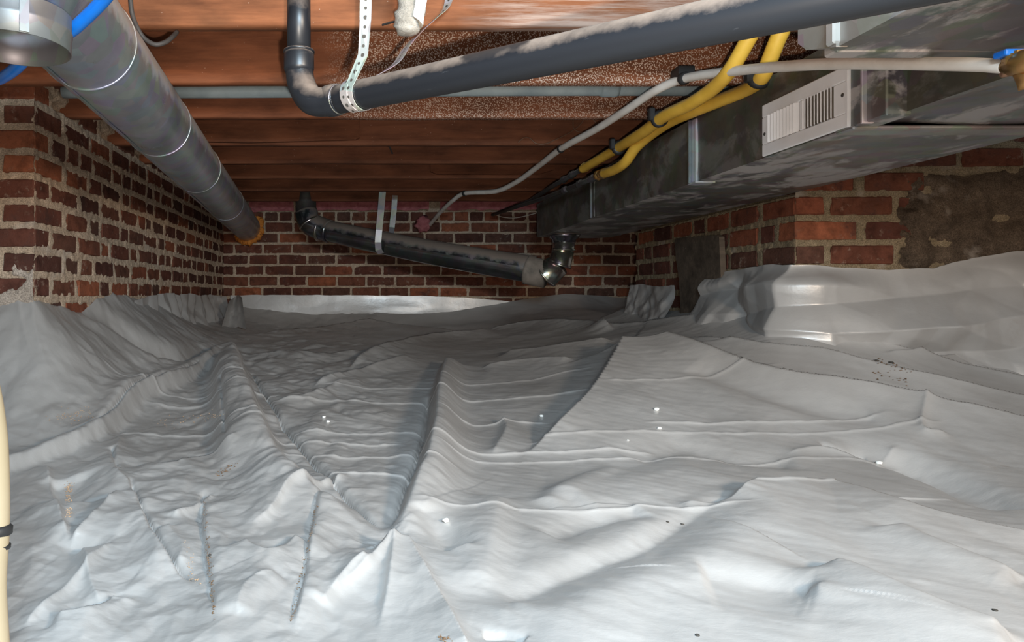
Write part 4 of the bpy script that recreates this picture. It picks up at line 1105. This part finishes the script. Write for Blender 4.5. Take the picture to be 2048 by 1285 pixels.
# wall liners ----------------------------------------------------------------------------------------
def liner(name, path, tops, bot, nrm_off, seed, label, amp=0.012, freq=(6, 5), n=140, m=60, flare=0.05, pleat=0.0, diag=0.0):
    """sheet following a plan path (X, Z, nx, nz); tops = heights along it"""
    path = np.array(path); L = np.concatenate([[0], np.cumsum(np.hypot(np.diff(path[:, 0]), np.diff(path[:, 1])))])
    s = np.linspace(0, L[-1], n)
    X = np.interp(s, L, path[:, 0]); Z = np.interp(s, L, path[:, 1]); nx = np.interp(s, L, path[:, 2]); nz = np.interp(s, L, path[:, 3])
    ln = np.hypot(nx, nz); nx /= ln; nz /= ln
    tp = np.interp(s / L[-1], np.linspace(0, 1, len(tops)), tops) + 0.004 * fbm(s * 9, s * 0, seed, 3)
    v = np.linspace(0, 1, m)[:, None]; SS = np.repeat(s[None], m, 0)
    H = tp[None] + (bot - tp[None]) * v
    d = nrm_off + flare * v ** 1.6 + amp * (crumple(SS * freq[0], H * freq[1], seed) * 0.9 + 0.6 * fbm(SS * freq[0] * .6, H * freq[1] * .8, seed + 2, 3)) * (0.35 + 0.65 * v)
    d = d + pleat * np.abs(((SS * 7 + 0.6 * perlin(SS * 3, H * 4, seed + 9)) % 1) - 0.5) * (0.3 + 0.7 * v)
    d = d + diag * (facet(SS * 3.1 + H * 5 + 0.4 * perlin(SS * 4, H * 6, seed), H * 6.5 - SS * 1.6, seed + 13) + 0.5) * sstep(0.0, 0.18, v)
    d = np.maximum(d, 0.004)
    me = grid_mesh(name, np.stack([X[None] + nx[None] * d, Z[None] + nz[None] * d, CZ + H], -1))
    return tag(link(name, me, 'tarp', None, True), label, 'plastic sheet', 'plastic liners on the walls')
liner('wall_liner', [(XL + 0.06, ZB - 0.02, 0, -1), (2.0, ZB - 0.02, 0, -1)], [0.003, 0.006, 0.004, 0.002, 0.0, -0.012, -0.04, -0.10, -0.12, -0.12], -0.28, 0.010, 501, 'long pale plastic strip along the foot of the back brick wall', 0.012, (2.2, 6), 160, 40, 0.05)
liner('wall_liner', [(XR - 0.014, 2.84, -1, 0), (XR - 0.014, 2.40, -1, 0), (XR - 0.014, 2.29, -1, -0.25), (XR + 0.05, 2.28, -0.25, -1), (2.0, 2.28, 0, -1), (2.6, 2.28, 0, -1)],
      [0.085, 0.095, 0.105, 0.112, 0.104, 0.094, 0.088, 0.092, 0.128, 0.150, 0.16, 0.165, 0.17], -0.30, 0.012, 511, 'tall grey plastic liner draped over the corner of the right brick pier', 0.045, (3.2, 4.2), 300, 120, 0.08, 0.02, 0.11)
liner('wall_liner', [(XR - 0.012, 3.69, -1, 0), (XR - 0.012, 3.16, -1, 0)], [0.058, 0.062, 0.050, 0.046, 0.05], -0.13, 0.012, 521, 'small crinkled plastic flap left of the dark board', 0.05, (7, 7), 90, 60, 0.05, 0.02)
liner('wall_liner', [(XL + 0.012, 4.78, 1, 0), (XL + 0.012, 2.95, 1, 0)], [-0.005, 0.0, 0.008, 0.0, 0.014, 0.004, 0.016, 0.0, -0.02], -0.28, 0.012, 531, 'crinkled pleated plastic liner along the far end of the left brick wall', 0.05, (6, 5), 240, 70, 0.07, 0.09)
# upright corner flap
n, m = 26, 40
fu, fv = np.meshgrid(np.linspace(0, 1, n), np.linspace(0, 1, m))
pxg = 436 + fv * 0 + (1 - fv) * (22 + 26 * fu) + fv * (4 + 52 * fu); pyg = 590 + 3 * np.abs(fu - .7) * 6 + fv * 64
Zg = 4.35 + 0.20 * np.sin(fu * 3.0) * (1 - .4 * fv) - 0.25 * fv + 0.03 * crumple(fu * 3, fv * 3, 9)
me = grid_mesh('liner_flap', np.stack([(pxg - VX) / F * Zg, Zg, CZ + (VY - pyg) / F * Zg], -1))
tag(link('liner_flap', me, 'tarp', None, True), 'upright curled plastic flap standing in the far left corner', 'plastic sheet')

# ------------------------------------------------------------------ bits on the sheet
def bit(px, py, r, mat, label, cat, seed, name, group=None, flat=0.6):
    X, Z = unproject(px, py, 0.0)
    for _ in range(12):
        h = sheet_h(X, Z); Zn = h / ((VY - py) / F); Z = 0.6 * Z + 0.4 * max(0.5, min(4.5, Zn)); X = (px - VX) / F * Z
    h = sheet_h(X, Z)
    o = clump(name, (X, Z, CZ + h + r * flat * 0.7), r, mat, label, cat, seed, 1, 1, flat, 2, 0.35)
    if group: o['group'] = group
for k, (x, y, r, lb) in enumerate([(648, 836, .0055, 'white foam crumb on the sheet, upper of the close pair'), (656, 845, .0055, 'white foam crumb on the sheet, lower of the close pair'),
        (1083, 834, .006, 'white foam crumb tucked against the sharp diagonal fold'), (1313, 821, .0075, 'pointed white foam crumb on the smooth slope right of the sharp fold'), (1319, 858, .006, 'round white foam crumb just below the pointed one'),
        (1758, 929, .007, 'white foam crumb alone on the right side of the sheet'), (892, 1044, .006, 'white foam crumb right of the pinched folds'), (1256, 882, .003, 'tiny white crumb below the round one')]):
    bit(x, y, r, 'foam_bit', lb, 'crumb', k, 'foam_crumb', 'white foam crumbs on the sheet')
for k, (x, y, r, lb) in enumerate([(1335, 1045, .003, 'dark debris speck on the sheet, left of a pair'), (1365, 1050, .0032, 'dark debris speck on the sheet, right of a pair'), (1990, 1222, .0035, 'dark debris speck near the lower right corner'),
        (1752, 742, .007, 'dark mud spot on the layered folds at right'), (1782, 742, .008, 'larger dark mud spot on the layered folds at right'), (1800, 755, .008, 'lowest dark mud spot on the layered folds at right'), (420, 1112, .003, 'dark debris bit beside the brown crease, lower left'), (1395, 1272, .003, 'brown debris bit at the bottom edge')]):
    bit(x, y, r, 'pebble', lb, 'debris', 40 + k, 'debris_speck', 'dark specks on the sheet', 0.35)

# ------------------------------------------------------------------ beige hose at the left edge
root = empty('beige_hose', P(-10, 1060, 0.75), 'beige flexible hose with dark bands at the left edge of view', 'hose')
hp = [P(-60, 690, 0.85), P(-32, 770, 0.82), P(-18, 860, 0.78), P(-14, 950, 0.75), P(-15, 1060, 0.72), P(-22, 1170, 0.70), P(-18, 1280, 0.68), P(-10, 1420, 0.66)]
part('hose_body', tube_mesh('hose_body', catmull(hp, 8), 0.0165, 28), 'beige_hose', root, True)
part('hose_band', ring_mesh('hose_band', P(-15, 1062, 0.72), (0.02, 0.1, 1), 0.0165, 0.006, 0.003, 28), 'black_plastic', root, True)
part('hose_band', ring_mesh('hose_band', P(-17, 1095, 0.715), (0.02, 0.1, 1), 0.0165, 0.003, 0.002, 28), 'black_plastic', root, True)

# ------------------------------------------------------------------ scattered dirt on the sheet
def flecks(x0, y0, x1, y1, spread, n, size, mat, label, seed):
    r = random.Random(seed); bm = bmesh.new()
    for k in range(n):
        t = r.random(); px = x0 + (x1 - x0) * t + r.gauss(0, spread); py = y0 + (y1 - y0) * t + r.gauss(0, spread * 0.5)
        X, Z = unproject(px, py, 0.0)
        for _ in range(8):
            h = sheet_h(X, Z); Z = 0.6 * Z + 0.4 * max(0.5, min(4.5, h / ((VY - py) / F))); X = (px - VX) / F * Z
        c = Vector((X, Z, CZ + sheet_h(X, Z))); q = size * r.uniform(0.4, 1.2)
        vs = [bm.verts.new(c + Vector((math.cos(a + k) * q, math.sin(a + k) * q, 0.0002))) for a in (0, 2.1, 4.2)]
        tp = bm.verts.new(c + Vector((0, 0, q * 0.7)))
        for a in range(3): bm.faces.new((vs[a], vs[(a + 1) % 3], tp))
    o = tag(link('dirt_flecks', bm_mesh('dirt_flecks', bm), mat), label, 'dirt'); o['kind'] = 'stuff'
flecks(138, 965, 136, 1035, 4, 160, 0.0022, 'tan_dirt', 'streak of tan grit in the hollow at the lower left', 1)
flecks(120, 835, 175, 825, 14, 90, 0.0025, 'tan_dirt', 'scatter of reddish grit on the drape at left', 2)
flecks(310, 845, 445, 830, 10, 60, 0.0025, 'tan_dirt', 'thin scatter of grit across the creases left of the tent fold', 3)
flecks(372, 1080, 392, 1170, 4, 60, 0.0016, 'tan_dirt', 'line of reddish grit in the long crease at lower left', 4)
flecks(435, 950, 470, 928, 5, 70, 0.0022, 'brown_dirt', 'small brown dirt smear in a crease left of centre', 5)
flecks(1755, 740, 1812, 760, 8, 90, 0.004, 'brown_dirt', 'dark mud spatter on the layered folds at right', 6)
flecks(885, 1275, 895, 1282, 5, 30, 0.002, 'brown_dirt', 'brown dirt fleck at the bottom edge', 7)
flecks(408, 1000, 428, 1240, 2.5, 150, 0.0016, 'brown_dirt', 'line of brown dirt lying in the upright crease left of centre', 8)
flecks(634, 1010, 580, 1248, 2.5, 150, 0.0016, 'brown_dirt', 'line of brown dirt lying in the slanting crease near the pinched folds', 9)
